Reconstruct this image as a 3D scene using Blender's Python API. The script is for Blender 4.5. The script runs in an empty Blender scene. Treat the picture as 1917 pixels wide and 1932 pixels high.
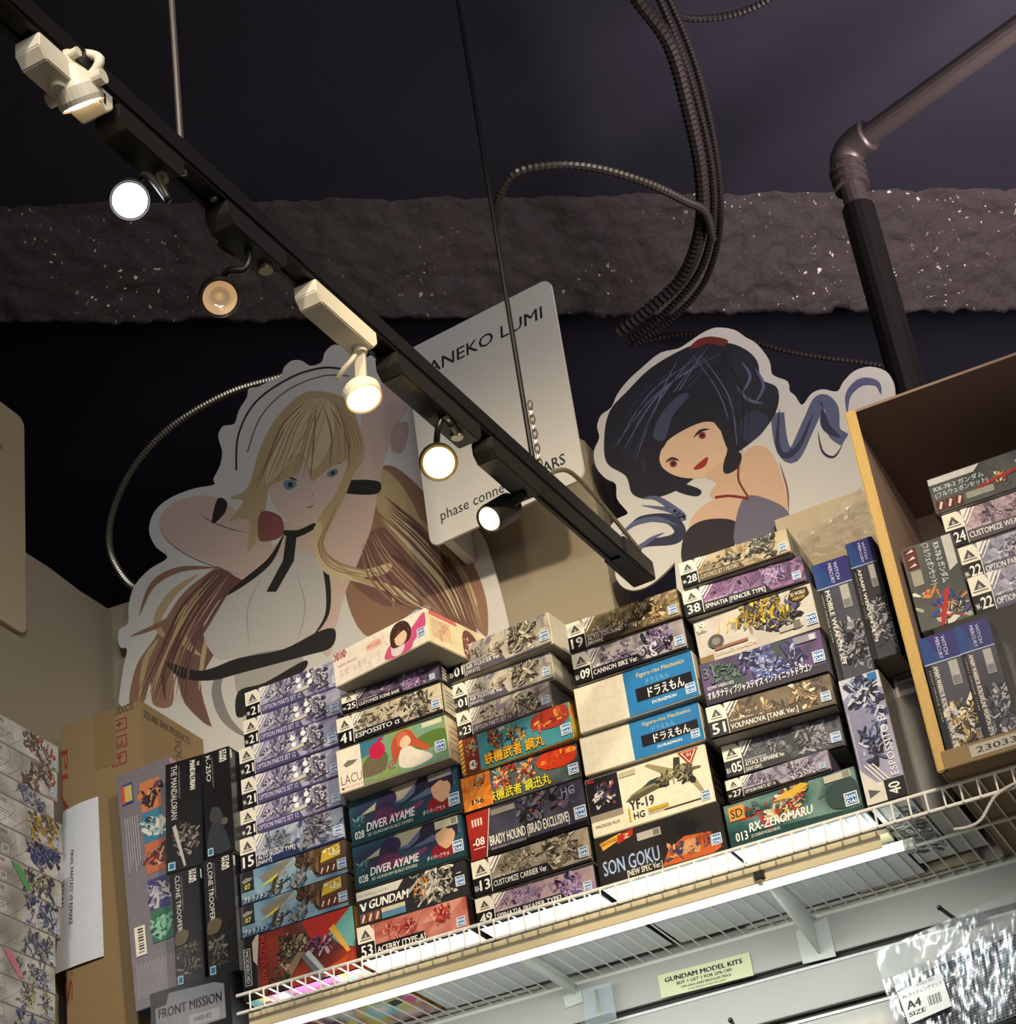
import bpy, bmesh, math, random
from mathutils import Vector, Matrix, noise
from mathutils.geometry import tessellate_polygon

# ------------------------------------------------------------------ camera, world, lights, exposure
sc = bpy.context.scene
COL = sc.collection
FPX, CX, CY = 3943.0, 958.5, 966.0
RX = Vector((0.89645194, -0.32322774, -0.30314641))   # world X, Y, Z axes written in camera space (right, down, forward)
RY = Vector((0.42393552, 0.42632577, 0.7990776))
RZ = Vector((-0.12904492, -0.84484919, 0.51920829))
cam_data = bpy.data.cameras.new('camera')
cam = bpy.data.objects.new('camera', cam_data)
COL.objects.link(cam)
cam_data.sensor_fit = 'HORIZONTAL'
cam_data.sensor_width = 36.0
cam_data.lens = 36.0 * FPX / 1917.0
cam_data.clip_start = 0.05
rows = []
for a in (RX, RY, RZ):
    rows.append((a.x, -a.y, -a.z, 0.0))
rows.append((0, 0, 0, 1))
cam.matrix_world = Matrix(rows)
sc.camera = cam

sc.view_settings.view_transform = 'Standard'
sc.view_settings.look = 'None'
sc.view_settings.gamma = 1.0
sc.view_settings.exposure = 0.0
sc.view_settings.use_curve_mapping = False

world = bpy.data.worlds.new('world')
sc.world = world
world.use_nodes = True
world.node_tree.nodes['Background'].inputs[0].default_value = (0.55, 0.62, 0.85, 1)
world.node_tree.nodes['Background'].inputs[1].default_value = 0.02


def aim(o, target):
    d = Vector(target) - o.location
    o.rotation_euler = d.to_track_quat('-Z', 'Y').to_euler()


def area_light(name, loc, target, size, power, color, size_y=None):
    l = bpy.data.lights.new(name, 'AREA')
    l.energy = power
    l.color = color
    l.size = size
    if size_y:
        l.shape = 'RECTANGLE'
        l.size_y = size_y
    o = bpy.data.objects.new(name, l)
    COL.objects.link(o)
    o.location = loc
    aim(o, target)
    return o


def spot_light(name, loc, target, power, color, angle, blend=0.6, radius=0.03):
    l = bpy.data.lights.new(name, 'SPOT')
    l.energy = power
    l.color = color
    l.spot_size = math.radians(angle)
    l.spot_blend = blend
    l.shadow_soft_size = radius
    o = bpy.data.objects.new(name, l)
    COL.objects.link(o)
    o.location = loc
    aim(o, target)
    return o


WARM = (1.0, 0.80, 0.52)
# the shop's other track spots, on the same ceiling beside and behind the viewer
spot_light('shop_spot', (0.25, 0.9, 2.2), (-1.05, 3.0, 1.5), 250, (1.0, 0.82, 0.56), 44, 0.9, 0.05)
spot_light('shop_spot', (-0.5, 0.3, 2.3), (-1.5, 3.0, 1.45), 115, (1.0, 0.86, 0.66), 40, 0.9, 0.05)
spot_light('shop_spot', (0.9, 1.2, 2.5), (-0.6, 3.3, 2.1), 60, (1.0, 0.84, 0.62), 40, 1.0, 0.05)
spot_light('aisle_spot', (-0.6, 0.6, 2.3), (-2.1, 2.9, 1.6), 50, (0.85, 0.92, 1.0), 40, 1.0, 0.1)
area_light('ambient_fill_area', (0.6, -1.0, 2.6), (-1.2, 3.2, 1.8), 1.2, 45, (0.85, 0.90, 1.0))  # added unseen area light for general ambient fill
pl = bpy.data.lights.new('ambient_fill_point', 'POINT')  # added point fill out of view, brightens the room and ceiling
pl.energy = 70
pl.color = (1.0, 0.9, 0.86)
pl.shadow_soft_size = 0.25
plo = bpy.data.objects.new('ambient_fill_point', pl)
plo.location = (1.3, 0.2, 1.5)
COL.objects.link(plo)
# bright lamp out of frame at the upper right that washes the dark ceiling
spot_light('ceiling_wash', (0.75, 2.9, 1.9), (0.35, 3.6, 3.0), 330, (1.0, 0.80, 0.86), 120, 1.0, 0.45)

# ------------------------------------------------------------------ geometry from the calibrated view
def ray(px, py):
    c = Vector((px - CX, py - CY, FPX))
    return Vector((RX.dot(c), RY.dot(c), RZ.dot(c))).normalized()


def onX(px, py, X):
    d = ray(px, py)
    return d * (X / d.x)


def onY(px, py, Y):
    d = ray(px, py)
    return d * (Y / d.y)


def onZ(px, py, Z):
    d = ray(px, py)
    return d * (Z / d.z)


def proj(P):
    c = RX * P[0] + RY * P[1] + RZ * P[2]
    return CX + FPX * c.x / c.z, CY + FPX * c.y / c.z


def ztop(P, ty):
    lo, hi = P[2], P[2] + 0.5
    for _ in range(40):
        m = (lo + hi) / 2
        if proj((P[0], P[1], m))[1] > ty:
            lo = m
        else:
            hi = m
    return lo


# ------------------------------------------------------------------ materials
def lin(c):
    return tuple(x / 12.92 if x <= 0.04045 else ((x + 0.055) / 1.055) ** 2.4 for x in c)


def hexc(h):
    if isinstance(h, (tuple, list)):
        return tuple(h[:3])
    h = h.lstrip('#')
    if len(h) == 3:
        h = ''.join(k + k for k in h)
    return lin(tuple(int(h[i:i + 2], 16) / 255 for i in (0, 2, 4)))


_mats = {}


def mat(name, color='888888', rough=0.5, metal=0.0, emit=None, estr=0.0, var=0.08, scale=30.0, bump=0.0,
        bscale=200.0, coat=0.0, trans=0.0, alpha=1.0, spec=0.5, color2=None, stretch=None):
    if name in _mats:
        return _mats[name]
    m = bpy.data.materials.new(name)
    m.use_nodes = True
    nt = m.node_tree
    b = nt.nodes['Principled BSDF']
    c = hexc(color)
    tc = nt.nodes.new('ShaderNodeTexCoord')
    src = tc.outputs['Object']
    if stretch:
        mp = nt.nodes.new('ShaderNodeMapping')
        mp.inputs['Scale'].default_value = stretch
        nt.links.new(src, mp.inputs['Vector'])
        src = mp.outputs['Vector']
    n = nt.nodes.new('ShaderNodeTexNoise')
    n.inputs['Scale'].default_value = scale
    n.inputs['Detail'].default_value = 4
    nt.links.new(src, n.inputs['Vector'])
    r = nt.nodes.new('ShaderNodeValToRGB')
    if color2:
        c2 = hexc(color2)
        r.color_ramp.elements[0].color = c2 + (1,)
        r.color_ramp.elements[1].color = c + (1,)
        r.color_ramp.elements[0].position = 0.35
        r.color_ramp.elements[1].position = 0.65
    else:
        r.color_ramp.elements[0].color = tuple(x * (1 - var) for x in c) + (1,)
        r.color_ramp.elements[1].color = tuple(min(1, x * (1 + var)) for x in c) + (1,)
    nt.links.new(n.outputs['Fac'], r.inputs['Fac'])
    nt.links.new(r.outputs['Color'], b.inputs['Base Color'])
    b.inputs['Roughness'].default_value = rough
    b.inputs['Metallic'].default_value = metal
    b.inputs['Specular IOR Level'].default_value = spec
    b.inputs['Coat Weight'].default_value = coat
    b.inputs['Transmission Weight'].default_value = trans
    b.inputs['Alpha'].default_value = alpha
    if emit is not None:
        b.inputs['Emission Color'].default_value = tuple(emit) + (1,)
        b.inputs['Emission Strength'].default_value = estr
    if bump:
        n2 = nt.nodes.new('ShaderNodeTexNoise')
        n2.inputs['Scale'].default_value = bscale
        n2.inputs['Detail'].default_value = 5
        nt.links.new(tc.outputs['Object'], n2.inputs['Vector'])
        bp = nt.nodes.new('ShaderNodeBump')
        bp.inputs['Strength'].default_value = bump
        bp.inputs['Distance'].default_value = 0.004
        nt.links.new(n2.outputs['Fac'], bp.inputs['Height'])
        nt.links.new(bp.outputs['Normal'], b.inputs['Normal'])
    _mats[name] = m
    return m


def print_mat(name, rough, coat, lo=0.92, hi=1.06):
    m = bpy.data.materials.new(name)
    m.use_nodes = True
    nt = m.node_tree
    b = nt.nodes['Principled BSDF']
    a = nt.nodes.new('ShaderNodeAttribute')
    a.attribute_name = 'Col'
    tc = nt.nodes.new('ShaderNodeTexCoord')
    n = nt.nodes.new('ShaderNodeTexNoise')
    n.inputs['Scale'].default_value = 90
    n.inputs['Detail'].default_value = 6
    nt.links.new(tc.outputs['Object'], n.inputs['Vector'])
    mr = nt.nodes.new('ShaderNodeMapRange')
    mr.inputs['From Min'].default_value = 0.3
    mr.inputs['From Max'].default_value = 0.7
    mr.inputs['To Min'].default_value = lo
    mr.inputs['To Max'].default_value = hi
    nt.links.new(n.outputs['Fac'], mr.inputs['Value'])
    mx = nt.nodes.new('ShaderNodeVectorMath')
    mx.operation = 'SCALE'
    nt.links.new(a.outputs['Color'], mx.inputs[0])
    nt.links.new(mr.outputs['Result'], mx.inputs['Scale'])
    nt.links.new(mx.outputs['Vector'], b.inputs['Base Color'])
    b.inputs['Roughness'].default_value = rough
    b.inputs['Coat Weight'].default_value = coat
    b.inputs['Coat Roughness'].default_value = 0.15
    return m


PRINT = print_mat('printed_gloss', 0.36, 0.4)
PRINT_MATT = print_mat('printed_matt', 0.65, 0.0, 0.97, 1.02)


# ------------------------------------------------------------------ objects
def tag(o, label=None, cat=None, group=None, kind=None):
    if label:
        o['label'] = label
    if cat:
        o['category'] = cat
    if group:
        o['group'] = group
    if kind:
        o['kind'] = kind
    return o


def empty(name, loc, rz=0.0, label=None, cat=None, group=None):
    o = bpy.data.objects.new(name, None)
    o.empty_display_size = 0.02
    COL.objects.link(o)
    o.location = loc
    o.rotation_euler = (0, 0, rz)
    return tag(o, label, cat, group)


class Geo:
    def __init__(self):
        self.v, self.f, self.c = [], [], []

    def face(self, pts, col=(1, 1, 1)):
        i = len(self.v)
        self.v += [tuple(p) for p in pts]
        self.f.append(tuple(range(i, i + len(pts))))
        self.c.append(col)

    def tube(self, pts, r, n=8, cap=True, radii=None):
        pts = [Vector(p) for p in pts]
        base = len(self.v)
        prev = None
        for k, p in enumerate(pts):
            if k == 0:
                t = pts[1] - pts[0]
            elif k == len(pts) - 1:
                t = pts[-1] - pts[-2]
            else:
                t = pts[k + 1] - pts[k - 1]
            t.normalize()
            if prev is None:
                a = t.cross(Vector((0, 0, 1)))
                if a.length < 0.1:
                    a = t.cross(Vector((1, 0, 0)))
            else:
                a = prev - t * prev.dot(t)
            a.normalize()
            prev = a
            b = t.cross(a)
            rr = radii[k] if radii else r
            for j in range(n):
                an = 2 * math.pi * j / n
                self.v.append(tuple(p + (a * math.cos(an) + b * math.sin(an)) * rr))
        for k in range(len(pts) - 1):
            for j in range(n):
                x = base + k * n + j
                y = base + k * n + (j + 1) % n
                self.f.append((x, y, y + n, x + n))
                self.c.append((1, 1, 1))
        if cap:
            self.f.append(tuple(base + j for j in reversed(range(n))))
            self.f.append(tuple(base + (len(pts) - 1) * n + j for j in range(n)))
            self.c += [(1, 1, 1)] * 2
        return self

    def lathe(self, origin, axis, profile, n=24):
        axis = Vector(axis).normalized()
        a = axis.cross(Vector((0, 0, 1)))
        if a.length < 0.1:
            a = axis.cross(Vector((1, 0, 0)))
        a.normalize()
        b = axis.cross(a)
        o = Vector(origin)
        base = len(self.v)
        for (t, r) in profile:
            for j in range(n):
                an = 2 * math.pi * j / n
                self.v.append(tuple(o + axis * t + (a * math.cos(an) + b * math.sin(an)) * max(r, 1e-5)))
        for k in range(len(profile) - 1):
            for j in range(n):
                x = base + k * n + j
                y = base + k * n + (j + 1) % n
                self.f.append((x, y, y + n, x + n))
                self.c.append((1, 1, 1))
        return self

    def box(self, o, ax, ay, az):
        """box from corner o with edge vectors ax, ay, az"""
        o, ax, ay, az = Vector(o), Vector(ax), Vector(ay), Vector(az)
        if ax.cross(ay).dot(az) < 0:
            o, az = o + az, -az
        i = len(self.v)
        for k in range(8):
            self.v.append(tuple(o + ax * (k & 1) + ay * (k >> 1 & 1) + az * (k >> 2 & 1)))
        for q in ((0, 2, 3, 1), (4, 5, 7, 6), (0, 1, 5, 4), (2, 6, 7, 3), (0, 4, 6, 2), (1, 3, 7, 5)):
            self.f.append(tuple(i + k for k in q))
            self.c.append((1, 1, 1))
        return self

    def prism(self, poly, off):
        """poly: list of 3d points (planar), extruded by off"""
        off = Vector(off)
        P = [Vector(p) for p in poly]
        i = len(self.v)
        n = len(P)
        self.v += [tuple(p) for p in P] + [tuple(p + off) for p in P]
        tri = tessellate_polygon([P])
        for t in tri:
            self.f.append(tuple(i + k for k in t))
            self.c.append((1, 1, 1))
            self.f.append(tuple(i + n + k for k in reversed(t)))
            self.c.append((1, 1, 1))
        for k in range(n):
            self.f.append((i + k, i + (k + 1) % n, i + n + (k + 1) % n, i + n + k))
            self.c.append((1, 1, 1))
        return self

    def build(self, name, m, parent=None, smooth=False, color=False, bevel=0.0, origin=None):
        v = self.v
        if origin is not None:
            ox, oy, oz = origin
            v = [(a - ox, b - oy, c - oz) for a, b, c in v]
        me = bpy.data.meshes.new(name)
        me.from_pydata(v, [], self.f)
        if color:
            at = me.color_attributes.new('Col', 'FLOAT_COLOR', 'CORNER')
            buf = []
            for f, c in zip(self.f, self.c):
                if isinstance(c, list):
                    for q in c:
                        buf += [q[0], q[1], q[2], 1.0]
                else:
                    buf += [c[0], c[1], c[2], 1.0] * len(f)
            at.data.foreach_set('color', buf)
        else:
            bm = bmesh.new()
            bm.from_mesh(me)
            bmesh.ops.recalc_face_normals(bm, faces=bm.faces)
            if bevel:
                bmesh.ops.bevel(bm, geom=[e for e in bm.edges if len(e.link_faces) == 2 and e.calc_face_angle(0) > 0.6],
                                offset=bevel, segments=2, affect='EDGES')
            bm.to_mesh(me)
            bm.free()
        me.materials.append(m)
        if smooth:
            for p in me.polygons:
                p.use_smooth = True
        me.update()
        o = bpy.data.objects.new(name, me)
        COL.objects.link(o)
        if parent is not None:
            o.parent = parent
        if origin is not None and parent is None:
            o.location = origin
        return o


def copy_part(o, loc, parent=None):
    c = o.copy()
    COL.objects.link(c)
    c.location = loc
    if parent is not None:
        c.parent = parent
    return c


def catmull(pts, n=8, closed=False):
    P = [Vector(p) for p in pts]
    m = len(P)
    out = []
    rng = range(m) if closed else range(m - 1)
    for i in rng:
        if closed:
            a, b, c, d = P[(i - 1) % m], P[i], P[(i + 1) % m], P[(i + 2) % m]
        else:
            a, b, c, d = P[max(i - 1, 0)], P[i], P[i + 1], P[min(i + 2, m - 1)]
        for k in range(n):
            t = k / n
            out.append(0.5 * ((2 * b) + (c - a) * t + (2 * a - 5 * b + 4 * c - d) * t * t + (3 * b - a - 3 * c + d) * t ** 3))
    if not closed:
        out.append(P[-1])
    return out


# ------------------------------------------------------------------ lettering
_txt = {}
_font_curve = bpy.data.curves.new('lettering_source', 'FONT')
_font_curve.resolution_u = 2
_font_obj = bpy.data.objects.new('lettering_source', _font_curve)


def text_tris(s, bold=0.0):
    key = (s, bold)
    if key not in _txt:
        _font_curve.body = s
        _font_curve.offset = bold
        me = _font_obj.to_mesh()
        vs = [(v.co.x, v.co.y) for v in me.vertices]
        fs = [tuple(p.vertices) for p in me.polygons]
        _font_obj.to_mesh_clear()
        if vs:
            x0 = min(v[0] for v in vs)
            x1 = max(v[0] for v in vs)
            y0 = min(v[1] for v in vs)
            y1 = max(v[1] for v in vs)
        else:
            x0 = x1 = y0 = y1 = 0
        _txt[key] = (vs, fs, x0, x1, y0, y1)
    return _txt[key]


STEP = 5e-6


class Canvas:
    """flat print on a face; 2d coords are fractions of the face (x right, y up)"""

    def __init__(self, o, ux, uy, mapper=None, out=None):
        self.g = Geo()
        self.o, self.ux, self.uy = Vector(o), Vector(ux), Vector(uy)
        self.W, self.H = self.ux.length, self.uy.length
        self.n = self.ux.cross(self.uy).normalized() if out is None else Vector(out)
        self.layer = 12
        self.mapper = mapper
        self.clipping = mapper is None

    def P(self, x, y):
        k = self.n * (0.0002 + self.layer * STEP)
        if self.mapper:
            return self.mapper(x, y) + k
        return self.o + self.ux * x + self.uy * y + k

    def clip(self, pts):
        if not self.clipping:
            return pts
        for ax, lim, sg in ((0, 0.0, 1), (0, 1.0, -1), (1, 0.0, 1), (1, 1.0, -1)):
            out = []
            for i in range(len(pts)):
                a, b = pts[i], pts[(i + 1) % len(pts)]
                ia, ib = (a[ax] - lim) * sg >= 0, (b[ax] - lim) * sg >= 0
                if ia:
                    out.append(a)
                if ia != ib:
                    t = (lim - a[ax]) / (b[ax] - a[ax])
                    out.append((a[0] + (b[0] - a[0]) * t, a[1] + (b[1] - a[1]) * t))
            pts = out
            if len(pts) < 3:
                return []
        return pts

    def poly(self, pts, col, up=True):
        col = hexc(col)
        pts = self.clip([tuple(p[:2]) for p in pts])
        if len(pts) < 3:
            return
        if up:
            self.layer += 1
        if len(pts) == 3:
            self.g.face([self.P(*p) for p in pts], col)
            return
        for t in tessellate_polygon([[Vector((p[0] * self.W, p[1] * self.H, 0)) for p in pts]]):
            self.g.face([self.P(*pts[k]) for k in t], col)

    def rect(self, x0, y0, x1, y1, col):
        self.poly([(x0, y0), (x1, y0), (x1, y1), (x0, y1)], col)

    def ell(self, x, y, r, col, ry=None, n=16, rot=0.0):
        """r in fractions of the face height"""
        ry = r if ry is None else ry
        k = self.H / self.W
        pts = []
        for i in range(n):
            a = 2 * math.pi * i / n
            u, v = r * math.cos(a), ry * math.sin(a)
            u, v = u * math.cos(rot) - v * math.sin(rot), u * math.sin(rot) + v * math.cos(rot)
            pts.append((x + u * k, y + v))
        self.poly(pts, col)

    def blob(self, pts, col, n=5):
        self.poly([(p.x, p.y) for p in catmull([(a, b, 0) for a, b in pts], n, True)], col)

    def line(self, pts, w, col, taper=False):
        """stroke through 2d points; w in fractions of the height"""
        k = self.H / self.W
        P = catmull([(a, b, 0) for a, b in pts], 6) if len(pts) > 2 else [Vector((a, b, 0)) for a, b in pts]
        L, R = [], []
        for i, p in enumerate(P):
            q = P[min(i + 1, len(P) - 1)] - P[max(i - 1, 0)]
            q = Vector((q.x / k, q.y, 0))
            if q.length < 1e-9:
                continue
            q.normalize()
            ww = w * (math.sin(math.pi * (i + 0.35) / (len(P) - 0.3)) if taper else 1.0) * 0.5
            nn = Vector((-q.y * k, q.x, 0)) * ww
            L.append(p + nn)
            R.append(p - nn)
        c = hexc(col)
        self.layer += 1
        for i in range(len(L) - 1):
            q = self.clip([(L[i].x, L[i].y), (R[i].x, R[i].y), (R[i + 1].x, R[i + 1].y), (L[i + 1].x, L[i + 1].y)])
            if len(q) >= 3:
                self.g.face([self.P(*t) for t in q], c)

    def grad(self, x0, y0, x1, y1, cols, seed=0, nx=14, ny=6, freq=3.0, amp=1.0):
        """cloudy printed background mixing the given colours"""
        cols = [hexc(c) for c in cols]
        self.layer += 1

        def cc(x, y):
            v = 0.5 + 0.75 * amp * noise.noise(Vector((x * freq * self.W / self.H * 0.5 + seed * 7.3, y * freq * 0.5 + seed, seed * 1.7)))
            v = min(max(v, 0), 0.999) * (len(cols) - 1)
            i = int(v)
            t = v - i
            a, b = cols[i], cols[min(i + 1, len(cols) - 1)]
            return tuple(a[k] + (b[k] - a[k]) * t for k in range(3))
        for i in range(nx):
            for j in range(ny):
                q = [(x0 + (x1 - x0) * (i + a) / nx, y0 + (y1 - y0) * (j + b) / ny) for a, b in ((0, 0), (1, 0), (1, 1), (0, 1))]
                self.g.face([self.P(*p) for p in q], [cc(*p) for p in q])

    def text(self, s, x, y, h, col, w=None, bold=0.02, rot=0, shear=0.0, lift=1):
        heavy = bold
        vs, fs, x0, x1, y0, y1 = text_tris(s, 0.0)
        if not fs:
            return
        self.layer += lift
        hm = h * (self.W if rot in (90, -90) else self.H)
        jp = any(ord(ch) > 0x2000 for ch in s)
        sy = hm / (0.85 if jp else 0.70)
        sx = sy
        if w is not None:
            wm = w * (self.H if rot in (90, -90) else self.W)
            sx = wm / (x1 - x0)
        c = hexc(col)
        tv = []
        src = [(a + k * heavy * 0.75, b + k * heavy * 0.3) for k in ((-1, 0, 1) if heavy else (0,)) for a, b in vs]
        if heavy:
            fs = [tuple(i + q * len(vs) for i in f) for q in range(3) for f in fs]
        for a, b in src:
            u = (a - x0) * sx + shear * b * sy
            v = b * sy
            if rot == -90:
                u, v = v, -u
            elif rot == 90:
                u, v = -v, u
            elif rot:
                r = math.radians(rot)
                u, v = u * math.cos(r) - v * math.sin(r), u * math.sin(r) + v * math.cos(r)
            tv.append((x + u / self.W, y + v / self.H))
        for n_, f in enumerate(fs):
            if heavy and n_ % (len(fs) // 3) == 0:
                self.layer += 1
            q = self.clip([tv[k] for k in f])
            if len(q) >= 3:
                self.g.face([self.P(*t) for t in q], c)

    def mecha(self, x0, y0, x1, y1, pal, n=60, seed=0, size=0.22, ang=0.4, core=None, shadow='15151c'):
        """a tumble of angular armour plates: generic robot artwork"""
        rnd = random.Random(seed * 97 + 5)
        k = self.H / self.W
        cx, cy = (x0 + x1) / 2, (y0 + y1) / 2
        n = int(n * 1.5)
        # a few joints: plates cluster around them and point outward
        hubs = [(cx + (x1 - x0) * rnd.uniform(-0.42, 0.42), cy + (y1 - y0) * rnd.uniform(-0.36, 0.36)) for _ in range(8)]
        for i in range(n):
            t = i / n
            hx, hy = hubs[i % 8]
            th = rnd.choice((ang, ang + math.pi, ang + 1.4, ang - 1.4, ang + 0.7)) + rnd.uniform(-0.5, 0.5)
            rr = rnd.random() ** 1.2 * size * 1.25
            x = hx + math.cos(th) * rr * k
            y = hy + math.sin(th) * rr
            x = min(max(x, x0 + 0.01), x1 - 0.01)
            y = min(max(y, y0 + 0.03), y1 - 0.03)
            L = size * (0.4 + rnd.random() * 1.0) * (1.15 - 0.7 * t)
            wd = L * (0.14 + 0.30 * rnd.random())
            a = th + rnd.choice((0, 0, 0, math.pi / 2)) + rnd.uniform(-0.2, 0.2)
            col = rnd.choice(pal)

            def quad(L, wd, o=0):
                q = rnd.uniform(0.2, 1)
                pts = [(-L / 2, -wd / 2 * q), (L * 0.3, -wd / 2), (L / 2, 0), (L * 0.3, wd / 2), (-L / 2 * rnd.uniform(0.7, 1), wd / 2 * q)]
                return [(x + (u * math.cos(a) - v * math.sin(a)) * k + o * k, y + u * math.sin(a) + v * math.cos(a) - o) for u, v in pts]
            if i % 2 == 0:
                self.poly(quad(L * 1.12, wd * 1.4, 0.006), shadow)
            self.poly(quad(L, wd), col)
            if rnd.random() < 0.4:
                self.poly(quad(L * 0.45, wd * 0.3), rnd.choice(pal))

    def badge(self, x=0.905, y=0.1, h=0.3, rot=0):
        k = self.H / self.W if not rot else 1.0
        w = h * self.H / self.W
        self.rect(x, y, x + w, y + h, 'f4f4f0')
        m = 0.08
        self.rect(x + m * w, y + m * h, x + w - m * w, y + h - m * h, '2a6fb0')
        if rot:
            self.text('BAN', x + w * 0.56, y + h * 0.88, 0.30 * w, 'ffffff', w=0.76 * h, rot=-90, bold=0.04)
            self.text('DAI', x + w * 0.16, y + h * 0.88, 0.30 * w, 'ffffff', w=0.76 * h, rot=-90, bold=0.04, lift=0)
        else:
            self.text('BAN', x + w * 0.14, y + h * 0.54, 0.28 * h, 'ffffff', w=0.7 * w, bold=0.04)
            self.text('DAI', x + w * 0.14, y + h * 0.16, 0.28 * h, 'ffffff', w=0.7 * w, bold=0.04, lift=0)

    def build(self, name, m, parent=None, origin=None):
        return self.g.build(name, m, parent, color=True, origin=origin)

# ------------------------------------------------------------------ the setting
WALLY, WALLX, CEIL, FLOOR, DECK = 3.41, -2.255, 3.1, -1.6, 1.215
m_beige = mat('beige_wall_paint', '9a8f78', 0.85, var=0.06, scale=3, bump=0.15, bscale=60)
m_black = mat('black_ceiling_paint', '2b2c36', 0.8, var=0.25, scale=4, bump=0.2, bscale=120, spec=0.3)
m_floor = mat('grey_vinyl_floor', '8a8580', 0.5, var=0.05, scale=8)
m_slat = mat('pale_slatwall_laminate', 'b9b9b4', 0.45, var=0.03, scale=6, spec=0.4)
m_groove = mat('slatwall_groove_dark', '2a2824', 0.6)
m_groovelip = mat('slatwall_groove_white_highlight', 'dcdedd', 0.35)
rnd = random.Random(4)


def struct(o):
    o['kind'] = 'structure'
    return o


struct(Geo().box((-5, -4, FLOOR - 0.1), (9, 0, 0), (0, 9.4, 0), (0, 0, 0.1)).build('floor', m_floor))
struct(Geo().box((-5, -4, CEIL), (9, 0, 0), (0, 9.4, 0), (0, 0, 0.1)).build('ceiling', m_black))
struct(Geo().box((-5, 5.4, FLOOR), (9, 0, 0), (0, 0.1, 0), (0, 0, CEIL - FLOOR)).build('wall_back', m_black))
struct(Geo().box((-5.1, -4, FLOOR), (0.1, 0, 0), (0, 9.4, 0), (0, 0, CEIL - FLOOR)).build('wall_far_left', m_black))
struct(Geo().box((4, -4, FLOOR), (0.1, 0, 0), (0, 9.4, 0), (0, 0, CEIL - FLOOR)).build('wall_right', m_beige))
struct(Geo().box((-5, -4.1, FLOOR), (9, 0, 0), (0, 0.1, 0), (0, 0, CEIL - FLOOR)).build('wall_front', m_beige))

# half-height partition behind the shelf, with its uneven cut top, ending left of the second standee
top = [(WALLX - 0.1 + i * 0.045, 2.335 + rnd.uniform(-0.004, 0.004)) for i in range(26)]
top = [p for p in top if p[0] < -1.13] + [(-1.125, 2.335), (-1.105, 2.315)]
poly = [(x, WALLY, z) for x, z in [(WALLX - 0.1, FLOOR)] + top + [(-1.10, FLOOR)]]
struct(Geo().prism(poly, (0, 0.12, 0)).build('wall_partition', m_beige))
poly = [(WALLX, y, z) for y, z in [(-1.0, FLOOR)] + [(-1.0 + i * 0.11, 2.325 + rnd.uniform(-0.004, 0.004)) for i in range(41) if -1.0 + i * 0.11 < 3.37] + [(3.41, 2.325), (3.41, FLOOR)]]
struct(Geo().prism(poly, (-0.1, 0, 0)).build('wall_left', m_beige))
# low wall that carries the slat panel right of the partition
struct(Geo().box((-1.10, WALLY, FLOOR), (1.7, 0, 0), (0, 0.12, 0), (0, 0, 1.26 - FLOOR)).build('wall_low', m_beige))

# slat wall: one board per slat with a recessed dark groove and a white strip imitating the highlight below it
slat_root = empty('slat_wall', (0, WALLY, 0), 0)
slat_root['kind'] = 'structure'
g = Geo().box((-2.25, -0.004, 0.60), (2.85, 0, 0), (0, 0.003, 0), (0, 0, 0.65))
g.build('groove_backing', m_groove, slat_root)
SP = 0.0857
s_me = None
i_me = None
for i in range(8):
    z1 = 1.1345 - SP * (i - 1) - 0.006
    z0 = z1 - SP + 0.012
    if z0 < 0.6:
        break
    if i == 0:
        Geo().box((-2.25, -0.018, 1.1345 + 0.006), (2.85, 0, 0), (0, 0.014, 0), (0, 0, 0.10)).build('slat', m_slat, slat_root, bevel=0.001)
        continue
    if s_me is None:
        s_me = Geo().box((-2.25, -0.018, 0), (2.85, 0, 0), (0, 0.014, 0), (0, 0, SP - 0.012)).build('slat', m_slat, slat_root, bevel=0.001)
        s_me.location = (0, 0, z0)
        i_me = Geo().box((-2.25, -0.020, 0), (2.85, 0, 0), (0, 0.006, 0), (0, 0, 0.005)).build('groove_highlight', m_groovelip, slat_root)
        i_me.location = (0, 0, z1 - 0.0055)
    else:
        copy_part(s_me, (0, 0, z0), slat_root)
        copy_part(i_me, (0, 0, z1 - 0.0055), slat_root)

# ------------------------------------------------------------------ sprayed beam under the ceiling
m_fuzz = mat('sprayed_fireproofing', '332d2a', 0.8, var=0.5, scale=60, bump=1.0, bscale=70)
nt = m_fuzz.node_tree
bs = nt.nodes['Principled BSDF']
vor = nt.nodes.new('ShaderNodeTexNoise')
vor.inputs['Scale'].default_value = 75
vor.inputs['Detail'].default_value = 3
tcn = nt.nodes.new('ShaderNodeTexCoord')
nt.links.new(tcn.outputs['Object'], vor.inputs['Vector'])
n2 = nt.nodes.new('ShaderNodeTexNoise')
n2.inputs['Scale'].default_value = 3.5
nt.links.new(tcn.outputs['Object'], n2.inputs['Vector'])
cr = nt.nodes.new('ShaderNodeMapRange')
cr.inputs['From Min'].default_value = 0.665
cr.inputs['From Max'].default_value = 0.70
nt.links.new(vor.outputs['Fac'], cr.inputs['Value'])
cr2 = nt.nodes.new('ShaderNodeMapRange')
cr2.inputs['From Min'].default_value = 0.46
cr2.inputs['From Max'].default_value = 0.62
nt.links.new(n2.outputs['Fac'], cr2.inputs['Value'])
mu = nt.nodes.new('ShaderNodeMath')
mu.operation = 'MULTIPLY'
nt.links.new(cr.outputs['Result'], mu.inputs[0])
nt.links.new(cr2.outputs['Result'], mu.inputs[1])
mixn = nt.nodes.new('ShaderNodeMix')
mixn.data_type = 'RGBA'
old = bs.inputs['Base Color'].links[0].from_socket
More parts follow.
